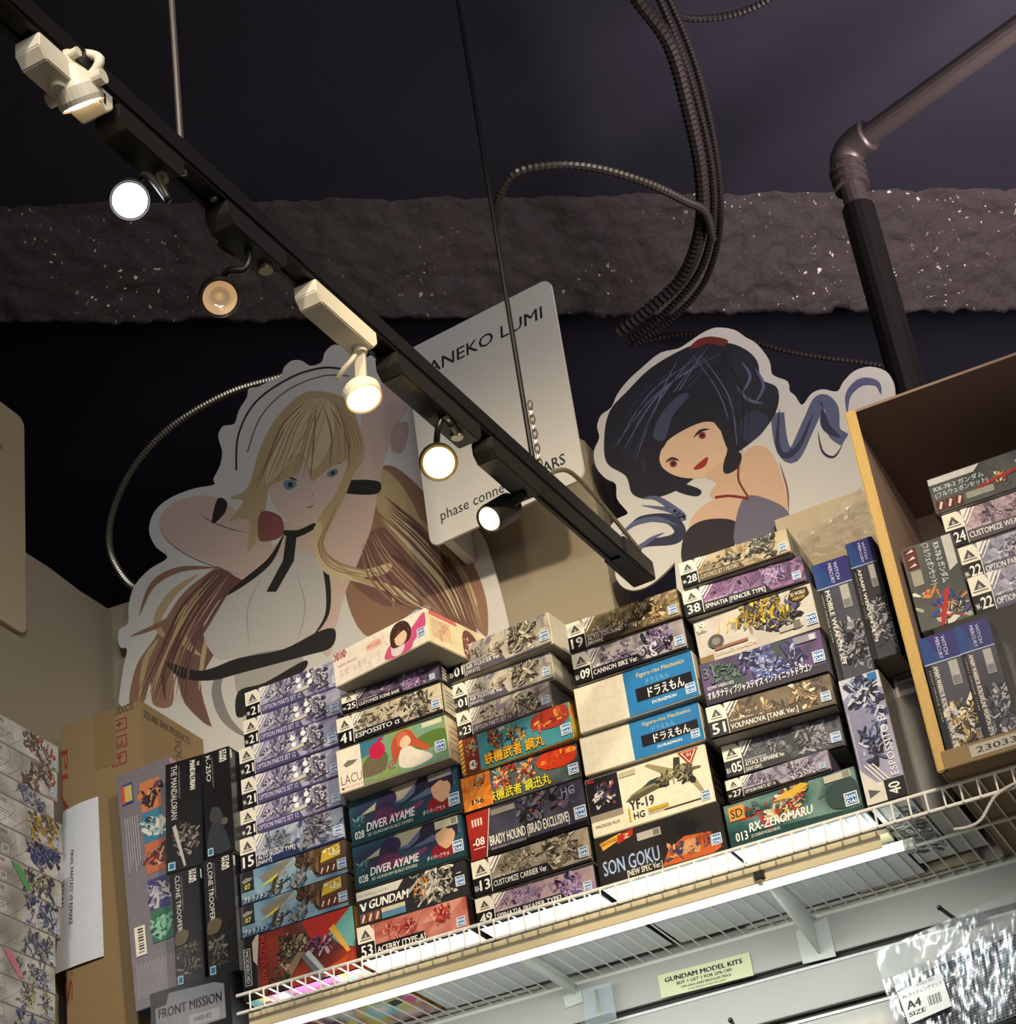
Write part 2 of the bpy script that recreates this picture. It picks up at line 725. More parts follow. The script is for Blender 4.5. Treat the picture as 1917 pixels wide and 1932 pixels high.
nt.links.new(mu.outputs[0], mixn.inputs['Factor'])
nt.links.new(old, mixn.inputs['A'])
mixn.inputs['B'].default_value = (0.9, 0.8, 0.65, 1)  # pale flecks mixed into the base colour imitate sparkle
nt.links.new(mixn.outputs['Result'], bs.inputs['Base Color'])

A, B = onZ(0, 388, 3.1), onZ(1917, 355, 3.1)
A2, B2 = onZ(0, 612, 2.93), onZ(1700, 588, 2.93)
d1, d2 = (B - A), (B2 - A2)
g = Geo()
NS, prof = 260, []
for k in range(NS + 1):
    s = -0.35 + 1.75 * k / NS
    P0 = A + d1 * s
    P2 = A2 + (d2.normalized() * d1.length) * s
    P1 = Vector((P0.x + 0.02, P0.y, 2.93))
    P3 = Vector((P2.x, P2.y, 3.1))
    row = []
    for a, b, n in ((P0, P2, 26), (P2, P3, 6)):
        for j in range(n):
            p = a.lerp(b, j / n)
            d = noise.noise_vector(p * 12) * 0.012 + noise.noise_vector(p * 40) * 0.010
            row.append(p + (d if p.z < 3.09 else Vector((d.x, d.y, 0))))
    row.append(P3)
    prof.append(row)
for r in prof:
    g.v += [tuple(p) for p in r]
nr = len(prof[0])
for k in range(NS):
    for j in range(nr - 1):
        x = k * nr + j
        g.f.append((x, x + nr, x + nr + 1, x + 1))
        g.c.append((1, 1, 1))
beam = g.build('ceiling_beam', m_fuzz, smooth=True)
tag(beam, 'rough black sprayed beam crossing under the dark ceiling', 'beam')
struct(beam)

# ------------------------------------------------------------------ conduits, pipe, cables near the ceiling
m_track = mat('black_track_metal', '1c1a18', 0.4, metal=0.3, spec=0.5)
m_steelflex = mat('galvanised_flex', '6a665e', 0.4, metal=0.8)
m_flexdark = mat('painted_black_flex', '3a3532', 0.45, metal=0.4)
m_brightflex = mat('bright_armoured_flex', 'a9a18c', 0.35, metal=0.8)
m_pipe = mat('black_steel_pipe', '57504c', 0.4, metal=0.5)


def flex(name, pts, r, pitch, m, label, cat='conduit', group=None, parent=None):
    P = catmull(pts, 14)
    d = [0]
    for a, b in zip(P, P[1:]):
        d.append(d[-1] + (b - a).length)
    n = max(int(d[-1] / pitch * 2), 4)
    Q, R_ = [], []
    j = 0
    for i in range(n + 1):
        s = d[-1] * i / n
        while j < len(d) - 2 and d[j + 1] < s:
            j += 1
        t = (s - d[j]) / max(d[j + 1] - d[j], 1e-9)
        Q.append(P[j].lerp(P[j + 1], min(t, 1)))
        R_.append(r * (1.0 if i % 2 else 0.74))
    o = Geo().tube(Q, r, 8, True, R_).build(name, m, parent, origin=tuple(Q[0]) if parent is None else None)
    if label:
        tag(o, label, cat, group)
    return o


def pz(pts, z):
    return [onZ(x, y, z if not isinstance(z, list) else z[i]) for i, (x, y) in enumerate(pts)]


flex('flexible_conduit', pz([(1170, -60), (1205, 0), (1262, 80), (1295, 190), (1322, 320), (1322, 430), (1290, 520), (1235, 575), (1170, 625)], 2.78), 0.016, 0.016, m_flexdark,
     'thick ribbed black conduit, leftmost of the bundle curving down over the beam')
flex('flexible_conduit', pz([(1215, -60), (1250, 10), (1300, 140), (1340, 300), (1345, 420), (1318, 515), (1255, 590), (1190, 640)], 2.80), 0.009, 0.012, m_flexdark,
     'thin ribbed conduit in the middle of the bundle over the beam')
flex('flexible_conduit', pz([(1225, -60), (1268, 10), (1318, 140), (1352, 300), (1358, 430), (1330, 530), (1270, 600), (1200, 650)], 2.82), 0.008, 0.011, m_flexdark,
     'thin ribbed conduit, rightmost of the bundle over the beam')
flex('flexible_conduit', pz([(938, 420), (942, 370), (975, 325), (1050, 311), (1130, 318), (1220, 345), (1290, 378), (1330, 400), (1344, 450)], [2.72, 2.70, 2.70, 2.70, 2.70, 2.70, 2.72, 2.75, 2.765]), 0.010, 0.012, m_steelflex,
     'grey armoured conduit looping left from the bundle towards the hanging rod')
flex('flexible_conduit', pz([(1250, 15), (1300, 35), (1370, 30), (1430, 10), (1480, -20)], 2.9), 0.008, 0.01, m_flexdark,
     'thin dark cable branching right from the bundle at the top edge')
flex('flexible_conduit', [onY(x, y, 3.465) for x, y in [(600, 712), (560, 705), (520, 714), (430, 742), (330, 800), (262, 868), (222, 940), (206, 1005), (215, 1060), (258, 1112)]] + [Vector((-2.12, 3.465, 2.352)), Vector((-1.95, 3.465, 2.348))], 0.0095, 0.008, m_brightflex,
     'bright silver armoured cable arching left behind the blonde standee')
flex('flexible_conduit', [onY(x, y, 4.2) for x, y in [(1215, 645), (1290, 631), (1400, 640), (1480, 662), (1560, 676), (1640, 686), (1690, 702), (1710, 760)]], 0.007, 0.012, m_flexdark,
     'thin dark cable passing behind the dark-haired standee and open carton')

pr = empty('ceiling_pipe', onZ(1590, 290, 2.8), 0, 'dark steel pipe with threaded elbow turning down, upper right', 'pipe')
o0 = Vector(pr.location)
e0, e1 = onZ(2150, -115, 2.8) - o0, Vector((0, 0, 0))
dn = Vector((0, 0, -1))
dirp = (e0 - e1).normalized()
Geo().tube([e0, dirp * 0.05], 0.023, 16).build('pipe', m_pipe, pr, smooth=False)
Geo().tube(catmull([dirp * 0.07, dirp * 0.03, Vector((0, 0, -0.02)) + dirp * 0.004, dn * 0.05, dn * 0.09], 5), 0.034, 16).build('elbow', m_pipe, pr, smooth=True)
for k in range(3):
    Geo().tube([dn * (0.045 + 0.02 * k), dn * (0.055 + 0.02 * k)], 0.039 - 0.001 * k, 16).build('collar_ring', m_pipe, pr)
Geo().tube([dn * 0.08, dn * 0.16], 0.026, 16).build('pipe', m_pipe, pr)
Geo().tube([dn * 0.15, dn * 1.0], 0.034, 16).build('lower_pipe', m_track, pr)

# ------------------------------------------------------------------ hanging track with its spotlights
T0, T1 = Vector((-0.979, 1.366, 1.678)), Vector((-0.884, 2.9, 1.678))
TD = (T1 - T0).normalized()
TN = Vector((TD.y, -TD.x, 0))      # horizontal, to the right of the track


def T(Y):
    return T0 + (T1 - T0) * ((Y - T0.y) / (T1.y - T0.y))


def Ytrack(px):
    lo, hi = 1.0, 3.2
    for _ in range(40):
        m = (lo + hi) / 2
        if proj(T(m))[0] < px:
            lo = m
        else:
            hi = m
    return lo


m_track = mat('black_track_metal', '1c1a18', 0.4, metal=0.3, spec=0.5)
m_white = mat('cream_lamp_plastic', 'd8cfb8', 0.45, var=0.03)
m_blk = mat('black_lamp_metal', '26241f', 0.4, metal=0.3)
m_chrome = mat('steel_screw', 'b0a890', 0.3, metal=0.9)
track = empty('light_track', tuple(T1), 0, 'long black lighting track hanging diagonally from the top left', 'track')
S = T(0.5) - T1
Lh, Hh = 0.018, 0.030
Geo().box(S - TN * Lh - Vector((0, 0, 0.010)), TN * 2 * Lh, -S, Vector((0, 0, Hh))).build('rail', m_track, track, bevel=0.0015)
for sgn in (-1, 1):
    Geo().box(S + TN * (sgn * 0.0125) - TN * 0.003 - Vector((0, 0, 0.014)), TN * 0.006, -S - TD * 0.02, Vector((0, 0, 0.005))).build('rail_lip', m_track, track)
Geo().box(-TD * 0.10 - TN * 0.021 - Vector((0, 0, 0.013)), TN * 0.042, TD * 0.11, Vector((0, 0, 0.036))).build('end_feed', m_track, track, bevel=0.002)
for px in (340, 397):
    q = T(Ytrack(px)) - T1 - Vector((0, 0, 0.014)) + TN * 0.004
    Geo().lathe(q, (0, 0, -1), [(0, 0.0), (0, 0.005), (0.003, 0.0045), (0.004, 0)], 10).build('joint_screw', m_chrome, track)
flex('feed_cable', [T(Y) - T1 + Vector((0.02, 0, z)) for Y, z in ((2.55, 0.02), (2.62, 0.055), (2.72, 0.05), (2.86, 0.022))], 0.004, 0.006, m_brightflex, None, parent=track)

for px, lab in ((344, 'thin black rod hanging from the ceiling left of the beam spots, upper left'), (1012, 'thin black rod with chain holding the far end of the track')):
    q = T(Ytrack(px) + (0.0 if px < 500 else 0.0)) + Vector((0, 0, 0.018))
    h = empty('hanging_rod', tuple(q), 0, lab, 'rod')
    Geo().tube([Vector((0, 0, 0.0)), Vector((0, 0, CEIL - q.z))], 0.0042, 8).build('rod', m_pipe if px < 500 else m_track, h)
    Geo().box((-0.012, -0.018, -0.006), (0.024, 0, 0), (0, 0.036, 0), (0, 0, 0.014)).build('clamp', m_track, h, bevel=0.001)
    if px > 500:
        for k in range(9):
            a = k % 2
            c = Vector((0.010, 0, 0.012 + k * 0.0135))
            ring = []
            for j in range(9):
                an = 2 * math.pi * j / 8
                ring.append(c + Vector((0.004 * math.cos(an) * (1 - a), 0.004 * math.cos(an) * a, 0.009 * math.sin(an))))
            Geo().tube(ring, 0.0013, 5, False).build('chain_link', m_chrome, h)


def lens_mat(name, col, st):
    m = mat(name, col, 0.3, emit=hexc(col), estr=st)
    return m


LENS = {'cool': lens_mat('lit_lens_cool', 'eaf2ff', 14.0), 'warm': lens_mat('lit_lens_warm', 'ffd9a0', 9.0),
        'yellow': lens_mat('lit_lens_yellow', 'ffc858', 16.0), 'off': mat('unlit_reflector_glow', 'd8c8a8', 0.18, metal=0.7, emit=hexc('ffcf9a'), estr=0.25)}  # the unlit reflector has a faint warm glow put into its material


def spotlamp(label, x0, x1, head_px, dY, aimv, r, body, lens, style, arm=(), power=0, spot=44):
    Ya, Yb = Ytrack(x0), Ytrack(x1)
    Ym = (Ya + Yb) / 2
    C = T(Ym) - Vector((0, 0, 0.0146))
    root = empty('track_spotlight', tuple(C), 0, label, 'spotlight', 'spotlights on the ceiling track')
    mb = m_white if body == 'white' else m_blk
    L = (T(Yb) - T(Ya)).length
    w, h = (0.017, 0.032)
    # adapter: box with chamfered ends hung below the rail
    prof = [(-L / 2, 0), (L / 2, 0), (L / 2, -h * 0.6), (L / 2 - 0.012, -h), (-L / 2 + 0.012, -h), (-L / 2, -h * 0.6)]
    Geo().prism([TD * a - TN * w + Vector((0, 0, b)) for a, b in prof], TN * 2 * w).build('adapter', mb, root, bevel=0.0015)
    Geo().box(TD * (-L / 2 + 0.004) - TN * (w + 0.001) + Vector((0, 0, -0.012)), TD * 0.010, TN * 0.002, Vector((0, 0, 0.008))).build('latch', m_chrome if body == 'black' else mb, root)
    if style == 'vented':
        for k in range(6):
            Geo().box(TD * (L * 0.05 + k * 0.008) + TN * w - TD * 0.001 + Vector((0, 0, -0.022)), TD * 0.003, TN * 0.0012, Vector((0, 0, 0.014))).build('vent_slot', m_track, root)
    Hc = onY(head_px[0], head_px[1], Ym + dY) - C
    av = Vector(aimv).normalized()
    # head: lathe from the lens back to the neck
    if style == 'cylinder':
        pf = [(0, r * 0.9), (0.003, r * 1.12), (-0.004, r * 1.2), (-0.055, r * 1.2), (-0.062, r * 1.0), (-0.066, 0)]
    elif style == 'puck':
        pf = [(-0.002, r * 1.0), (0.001, r * 1.22), (-0.014, r * 1.28), (-0.020, r * 1.1), (-0.022, 0)]
    else:
        pf = [(-0.002, r * 1.0), (0.002, r * 1.16), (-0.004, r * 1.24), (-0.018, r * 1.22), (-0.030, r * 0.95), (-0.044, r * 0.55), (-0.060, r * 0.45), (-0.062, 0)]
    hd = Geo().lathe(Hc, av, [(a, b) for a, b in pf], 28).build('lamp_head', mb, root, smooth=False)
    lp = [(0.0005, r * 1.02), (0.0015, r * 0.8), (0.0025, 0)] if lens != 'off' else [(0.0005, r * 1.02), (-0.010, r * 0.75), (-0.018, r * 0.3), (-0.012, r * 0.18), (-0.010, 0)]
    Geo().lathe(Hc, av, lp, 28).build('lens', LENS[lens], hd, smooth=True)
    back = Hc - av * (0.052 if style not in ('puck', 'cylinder') else 0.012)
    # arm
    st = TD * (L * 0.30 if style != 'vented' else -L * 0.1) + Vector((0, 0, -h))
    if style == 'puck':
        st = TD * (L * 0.36) + Vector((0, 0, -h))
        Geo().tube([st, st + Vector((0, 0, -0.006))], 0.010, 14).build('swivel', mb, root)
        dd = (back - st)
        side = dd.cross(TN).normalized() * 0.003
        Geo().box(st - TN * 0.008 - side, TN * 0.016, side * 2, dd).build('arm', mb, root, bevel=0.001)
        Geo().tube([back - TN * 0.016, back + TN * 0.014], 0.0065, 12).build('knob', mb, root)
        Geo().tube(catmull([st + Vector((-0.004, 0, 0)), st + Vector((-0.010, -0.006, -0.016)), st + Vector((-0.024, -0.006, -0.026)), st + Vector((-0.036, 0, -0.032))], 5), 0.0035, 8).build('cord', mb, root, smooth=True)
    elif style == 'cylinder':
        Geo().tube([st, Hc - av * 0.03], 0.008, 12).build('arm', mb, root)
    else:
        q = [st] + [onY(x, y, Ym + dY) - C for x, y in arm] + [back]
        Geo().tube(catmull(q, 6), 0.0045 if style != 'vented' else 0.006, 8).build('arm', mb, root, smooth=True)
        Geo().tube([st, st + Vector((0, 0, -0.006))], 0.009, 14).build('swivel', m_chrome if body == 'black' else mb, root)
        Geo().tube([back - TN * 0.022, back + TN * 0.020], 0.006, 12).build('knob', mb if style != 'led' else m_white, root)
    if style == 'vented':
        k = Hc - av * 0.018
        sdir = av.cross(Vector((0, 0, 1))).normalized()
        Geo().tube([k + sdir * (r * 1.15), k + sdir * (r * 1.15 + 0.012)], 0.009, 14).build('tilt_knob', mb, root)
        Geo().tube([k - sdir * (r * 1.15), k - sdir * (r * 1.15 + 0.012)], 0.009, 14).build('tilt_knob', mb, root)
    if power:
        wl = C + Hc + av * 0.03
        spot_light('track_lamp_light', tuple(wl), tuple(wl + av), power, {'cool': (0.85, 0.93, 1), 'warm': WARM, 'yellow': (1, 0.72, 0.35)}[lens], spot, 0.8, 0.02)
    return root


def tocam(px, Y):
    return -onY(px[0], px[1], Y).normalized()


spotlamp('cream spotlight at the top left with thick curled arm and side knob', 50, 190, (156, 196), 0.02, (0.0, 0.62, -0.75), 0.021, 'white', 'warm', 'vented',
         arm=[(120, 125), (150, 103), (188, 112), (165, 145)], power=2)
spotlamp('black spotlight with bright cool white lens pointing at the viewer', 200, 325, (245, 378), 0.0, tocam((245, 378), 1.6) + Vector((-0.05, 0.1, -0.05)), 0.0195, 'black', 'cool', 'led',
         arm=[(300, 340), (318, 378), (275, 330)], power=2.0, spot=90)
spotlamp('unlit black spotlight with curled arm and warm glass reflector', 405, 518, (415, 562), 0.0, tocam((415, 562), 1.8) + Vector((0, 0.12, -0.12)), 0.0205, 'black', 'off', 'curl',
         arm=[(418, 465), (445, 462), (470, 478), (462, 508), (430, 512)])
spotlamp('cream spotlight with straight arm and small round lit head', 572, 688, (687, 752), 0.07, tocam((687, 752), 2.0) + Vector((0.05, 0.55, -0.75)), 0.0205, 'white', 'warm', 'puck', power=4, spot=70)
spotlamp('black spotlight with glaring yellow lens in the middle of the track', 725, 885, (828, 873), 0.02, tocam((828, 873), 2.3) + Vector((0.02, 0.12, -0.1)), 0.0215, 'black', 'yellow', 'curl',
         arm=[(850, 800), (835, 790), (826, 812)], power=2.5, spot=80)
spotlamp('black cylinder spotlight aimed down left, nearest the far rod', 905, 1000, (923, 979), 0.03, tocam((923, 979), 2.5) + Vector((-0.75, -0.1, -0.25)), 0.0185, 'black', 'warm', 'cylinder', power=3, spot=60)

# ------------------------------------------------------------------ wire shelf
m_wire = mat('white_coated_wire', 'eceae2', 0.4, var=0.02)
X0, X1, YB = -1.76, 0.12, 3.395
shelf = empty('wire_shelf', (X0, 3.0, DECK), 0, 'long white ventilated wire shelf with front lip carrying all the stacked kits', 'shelf')
LX = X1 - X0
wr = 0.0016


def rod(a, b, r=wr * 1.6, n=8):
    return Geo().tube([Vector(a), Vector(b)], r, n)


rod((0, 0.0, -0.004), (LX, 0.0, -0.004), 0.0032).build('front_rail', m_wire, shelf)
rod((0, -0.001, -0.036), (LX, -0.001, -0.036), 0.0032).build('lip_rail', m_wire, shelf)
rod((0, YB - 3.0, -0.005), (LX, YB - 3.0, -0.005), 0.0042).build('back_rail', m_wire, shelf)
rod((0, 0.20, -0.005), (LX, 0.20, -0.005), 0.0028).build('support_rail', m_wire, shelf)
ph = onY(1340, 1614, 3.0).x
pitch = 0.0272
k0 = math.ceil((X0 + 0.004 - ph) / pitch)
first = None
k = k0
while ph + k * pitch < X1:
    x = ph + k * pitch - X0
    if first is None:
        pts = [Vector((0, YB - 3.0, -0.0012)), Vector((0, 0.004, -0.0012)), Vector((0, -0.004, -0.004)), Vector((0, -0.005, -0.010)), Vector((0, -0.005, -0.038))]
        first = Geo().tube(pts, wr, 6).build('wire', m_wire, shelf)
        first.location = (x, 0, 0)
    else:
        copy_part(first, (x, 0, 0), shelf)
    k += 1

# brackets
m_brk = mat('white_bracket_paint', 'd2d6d2', 0.35, var=0.02)


def bracket(apex_px, front_px, plate_px, label):
    ap = onY(apex_px[0], apex_px[1], 3.385)
    fr = onX(front_px[0], front_px[1], ap.x)
    root = empty('shelf_bracket', (ap.x, WALLY - 0.02, ap.z), 0, label, 'bracket')
    L = root.location
    pts = [Vector((ap.x, 3.386, ap.z)), Vector((ap.x, 3.386, DECK - 0.012)), Vector((ap.x, 3.13, DECK - 0.012)), Vector((ap.x, 3.13, DECK - 0.022))]
    Geo().prism([p - L for p in pts], (0.004, 0, 0)).build('web', m_brk, root)
    Geo().box((-0.006, 3.13 - L.y, DECK - 0.012 - L.z), (0.016, 0, 0), (0, 0.255, 0), (0, 0, 0.002)).build('top_flange', m_brk, root)
    q = [onY(x, y, 3.388) - L for x, y in plate_px]
    Geo().prism(q, (0, 0.0035, 0)).build('back_plate', m_brk, root)
    return root


bracket((1544, 1799), (1440, 1678), [(1501, 1757), (1561, 1729), (1577, 1804), (1515, 1819)], 'white triangular shelf bracket between the sign and the black hook')
bracket((1082, 1876), (1006, 1818), [(1062, 1880), (1096, 1868), (1100, 1890), (1068, 1902)], 'white triangular shelf bracket above the clear acrylic holder')

# fluorescent strip under the shelf
fl = empty('strip_light', (-1.76, 3.0, 1.17), 0, 'long white fluorescent strip light mounted under the wire shelf', 'light')
m_shield = mat('cream_light_housing', 'c9bd9c', 0.45, var=0.03)
m_tube = mat('fluorescent_tube', 'f4fff4', 0.3, emit=(0.93, 1.0, 0.90), estr=6.0)
SX = -0.602 + 1.76
Geo().box((0.01, 0.018, -0.017), (SX - 0.03, 0, 0), (0, 0.003, 0), (0, 0, 0.029)).build('housing', m_shield, fl, bevel=0.0008)
Geo().box((0.01, 0.085, 0.030), (SX - 0.03, 0, 0), (0, 0.040, 0), (0, 0, 0.008)).build('channel', m_shield, fl, bevel=0.0008)
Geo().tube([(0.01, 0.090, 0.0045), (SX, 0.090, 0.0045)], 0.0080, 14).build('tube', m_tube, fl, smooth=True)
Geo().tube([(SX, 0.090, 0.001), (SX + 0.016, 0.090, 0.001)], 0.0115, 14).build('end_cap', m_brk, fl)
for px in (1430,):
    q = onY(px, 1640, 3.012)
    Geo().box((q.x + 1.76 - 0.008, 0.010, -0.012), (0.016, 0, 0), (0, 0.008, 0), (0, 0, 0.012)).build('clip', m_blk, fl)
    Geo().box((q.x + 1.76 - 0.004, 0.006, -0.022), (0.008, 0, 0), (0, 0.012, 0), (0, 0, 0.006)).build('clip', m_chrome, fl)
area_light('strip_glow', (-1.2, 3.105, 1.16), (-1.2, 3.26, 0.9), 1.2, 2.6, (0.95, 1.0, 0.96), 0.02)
area_light('strip_glow_up', (-1.18, 3.078, 1.188), (-1.18, 3.035, 1.215), 1.1, 0.7, (0.80, 0.94, 1.0), 0.012)

# ------------------------------------------------------------------ model kit boxes
def card(hexcol):
    return mat('card_' + hexcol, hexcol, 0.5, var=0.03, scale=20)


def frompx(c, M, px, py):
    """where the sight line through a photo point meets the face of canvas c (M: matrix of its thing)"""
    o = M @ c.o
    ux, uy = M.to_3x3() @ c.ux, M.to_3x3() @ c.uy
    n = ux.cross(uy).normalized()
    d = ray(px, py)
    p = d * (o.dot(n) / d.dot(n)) - o
    return p.dot(ux) / ux.length_squared, p.dot(uy) / uy.length_squared


def kitbox(label, axes, w, d, h, body, front, side=None, bottom='b9b9b4', name='kit_box', cat='box', group='model kits stacked on the wire shelf', left=None, bottom_art=None):
    """axes: (origin, ex, ez); the front face lies in the ex/ez plane and the box runs back along ey"""
    o, ex, ez = axes
    ey = ez.cross(ex)
    M = Matrix.Identity(4)
    for i, a in enumerate((ex, ey, ez)):
        for j in range(3):
            M[j][i] = a[j]
    M.translation = o
    root = empty(name, (0, 0, 0), 0, label, cat, group)
    root.matrix_world = M
    Geo().box((0, 0, 0), (w, 0, 0), (0, d, 0), (0, 0, h)).build('carton', card(body), root, bevel=0.0012)
    root['_m'] = 0
    del root['_m']
    e = 0.0012
    c = Canvas((e, -0.0001, e), (w - 2 * e, 0, 0), (0, 0, h - 2 * e))
    c.M = M
    front(c)
    c.build('front_print', PRINT, root)
    if side:
        c = Canvas((w + 0.0001, e, e), (0, d - 2 * e, 0), (0, 0, h - 2 * e))
        c.M = M
        side(c)
        c.build('side_print', PRINT, root)
    if left:
        c = Canvas((-0.0001, d - e, e), (0, -(d - 2 * e), 0), (0, 0, h - 2 * e))
        c.M = M
        left(c)
        c.build('side_print', PRINT, root)
    c = Canvas((e, d - e, -0.0001), (w - 2 * e, 0, 0), (0, -(d - 2 * e), 0))
    c.layer = 3
    if bottom_art:
        bottom_art(c)
    else:
        c.rect(0, 0, 1, 1, bottom)
        c.rect(0.03, 0.05, 0.97, 0.95, tuple(x * 0.93 for x in hexc(bottom)))
    c.build('base_print', PRINT_MATT, root)
    return root


GREY = ['c9c6cf', '9d9aa6', '6f6c7c', '3d3a48', 'e8e6ea', '565066']
GOLD = ['b89a5e', '8a7146', 'd8c9a0', '5c4a30', '37302a', 'e8dcc0']
NAVY = ['2a2f4a', '56608c', '8f98b8', '15182a', 'c9cfe0', '3b4470']
PURP = ['6a4a86', '8d78a8', '3a2a50', 'b8a8c8', '201830', '9a5a7a']
DARK = ['2c2c34', '55555f', '15151a', '83838c', '3d3d48', 'a0a0a8']


def tri_label(c, num, pre='', w=0.15, split=0.5, dark='111114', pale='ece6d4'):
    k = c.H / c.W
    c.poly([(0, split), (w, split), (w, 0.82), (w - 0.03, 1), (0, 1)], pale)
    c.rect(0, 0, w, split, dark)
    x = w * 0.5
    ht = (1 - split) * 0.50
    c.poly([(x - ht * k * 0.62, split + 0.14), (x + ht * k * 0.62, split + 0.14), (x, split + 0.14 + ht)], '4a4a48')
    c.poly([(x - ht * k * 0.22, split + 0.16), (x + ht * k * 0.22, split + 0.16), (x, split + 0.14 + ht * 0.55)], 'b8b4a4')
    c.rect(x - ht * k * 0.75, split + 0.07, x + ht * k * 0.75, split + 0.10, '4a4a48')
    if pre:
        c.text(pre, w * 0.06, 0.13, 0.15, 'f4f2ea', w=w * 0.24, bold=0.03)
        c.text(num, w * 0.36, 0.11, 0.30, 'f4f2ea', w=w * 0.56, bold=0.04)
    else:
        c.text(num, w * 0.16, 0.09, 0.34, 'f4f2ea', w=w * 0.68, bold=0.035)
    c.rect(w, 0, w + 0.006, 0.95, 'f0eee6')


def mm(num, title, pal, bgc, seed, pre='', strip='1b1a20', tw=0.45, title2=None, tcol='f2f0ea', corner=True, balls=False, fig=(0.62, 0.12, 0.86, 0.95), size=0.3):
    def art(c):
        c.grad(0.0, 0, 1, 1, bgc, seed, 18, 6, 4)
        c.mecha(0.15, 0.05, 1.0, 1.0, list(bgc) + [tuple(0.8 * q for q in hexc(b)) for b in bgc], 46, seed + 5, 0.55, 0.5, shadow=bgc[0])
        c.mecha(0.2, 0.25, 0.55, 0.85, pal, 46, seed + 11, size * 0.6, 0.3, shadow=pal[3])
        c.mecha(fig[0], fig[1], fig[2], fig[3], pal, 80, seed, size, 0.7, shadow=pal[3])
        if balls:
            for bx, by in ((0.55, 0.75), (0.66, 0.80), (0.56, 0.52), (0.67, 0.56)):
                c.ell(bx, by, 0.10, 'e8e6ee')
                c.ell(bx, by, 0.06, 'fbfaff')
            c.poly([(0.50, 0.28), (0.66, 0.36), (0.66, 0.48), (0.50, 0.40)], 'cfc8b4')
        if corner:
            c.poly([(0.15, 0.72), (0.21, 1), (0.15, 1)], 'efece2')
            c.poly([(0.155, 0.70), (0.215, 0.98), (0.235, 0.98), (0.165, 0.62)], 'f4f1e8')
            c.poly([(0.165, 0.52), (0.175, 0.52), (0.265, 0.97), (0.25, 0.97)], 'f4f1e8')
        c.rect(0.158, 0, 1, 0.06, strip)
        c.poly([(0.158, 0.05), (0.158 + tw + 0.06, 0.05), (0.158 + tw + 0.02, 0.33), (0.158, 0.33)], strip)
        c.text('30 MINUTES MISSIONS', 0.175, 0.35, 0.055, tcol, w=0.18, bold=0.0)
        c.text(title, 0.17, 0.11 if not title2 else 0.20, 0.17 if not title2 else 0.13, tcol, w=tw, bold=0.025)
        if title2:
            c.text(title2, 0.17, 0.05, 0.11, tcol, w=0.13, bold=0.02)
        c.badge(0.90, 0.16, 0.30)
        tri_label(c, num, pre)
    return art


W21 = mm('21', 'OPTION PARTS SET 12', GREY, ['6a6488', '9a96b4', 'b8b6c8', '5a5478'], 21, 'W-', strip='4d4870', tw=0.40, balls=True, tcol='cfcadf')


def ptera(c):
    c.grad(0, 0, 1, 1, ['4d7090', '6f93ad', '8fb0c0', '3a5a78'], 3, 18, 6, 3)
    c.mecha(0.28, 0.1, 0.5, 0.6, ['5a6068', '8a8f90', '3a4048', 'b8b8a8'], 24, 4, 0.3, 0.6)
    c.poly([(0.18, 0.72), (0.42, 0.98), (0.52, 1.0), (0.38, 0.62), (0.22, 0.52)], '7d786a')
    c.poly([(0.20, 0.42), (0.36, 0.66), (0.34, 0.50), (0.19, 0.38)], 'c9c23e')
    c.poly([(0.31, 0.50), (0.37, 0.60), (0.30, 0.04), (0.27, 0.10)], '3c3a30')
    c.poly([(0.34, 0.62), (0.60, 0.94), (0.55, 0.78)], '9a9484')
    c.poly([(0.55, 1), (1, 1), (1, 0.1), (0.72, 0.12), (0.66, 0.5), (0.58, 0.62)], '5c4632')
    c.mecha(0.56, 0.3, 0.76, 0.95, ['5c4632', '3d2e22', '7a6046', '4a3828'], 22, 8, 0.4, 1.0)
    c.mecha(0.44, 0.1, 0.6, 0.5, ['6a7078', '4a5058', '9a9a90'], 22, 9, 0.25, 0.6)
    c.poly([(0.76, 0.52), (0.95, 0.60), (0.95, 0.96), (0.79, 0.88)], 'd8b23a')
    c.mecha(0.78, 0.62, 0.94, 0.88, ['f0e8c0', '8a8470', 'e8c860', '5a5648'], 16, 10, 0.2, 0.3, shadow='8a6a20')
    for k in range(3):
        x = 0.745 + 0.055 * k
        c.rect(x, 0.14, x + 0.048, 0.44, '5d2c24')
        c.poly([(x + 0.01, 0.2), (x + 0.03, 0.38), (x + 0.042, 0.34), (x + 0.02, 0.18)], 'e8dcc8')
    c.rect(0, 0.38, 0.13, 1, '22242a')
    c.poly([(0.015, 0.72), (0.06, 0.80), (0.12, 0.76), (0.10, 0.68), (0.03, 0.64)], '8f8c80')
    c.text('07', 0.04, 0.44, 0.16, 'e4dc3c', w=0.055, bold=0.03)
    c.rect(0, 0.0, 0.27, 0.20, '35506a')
    c.text('プテラノドン', 0.02, 0.05, 0.17, 'f4f4f0', w=0.23, bold=0.03)
    c.badge(0.915, 0.16, 0.30)


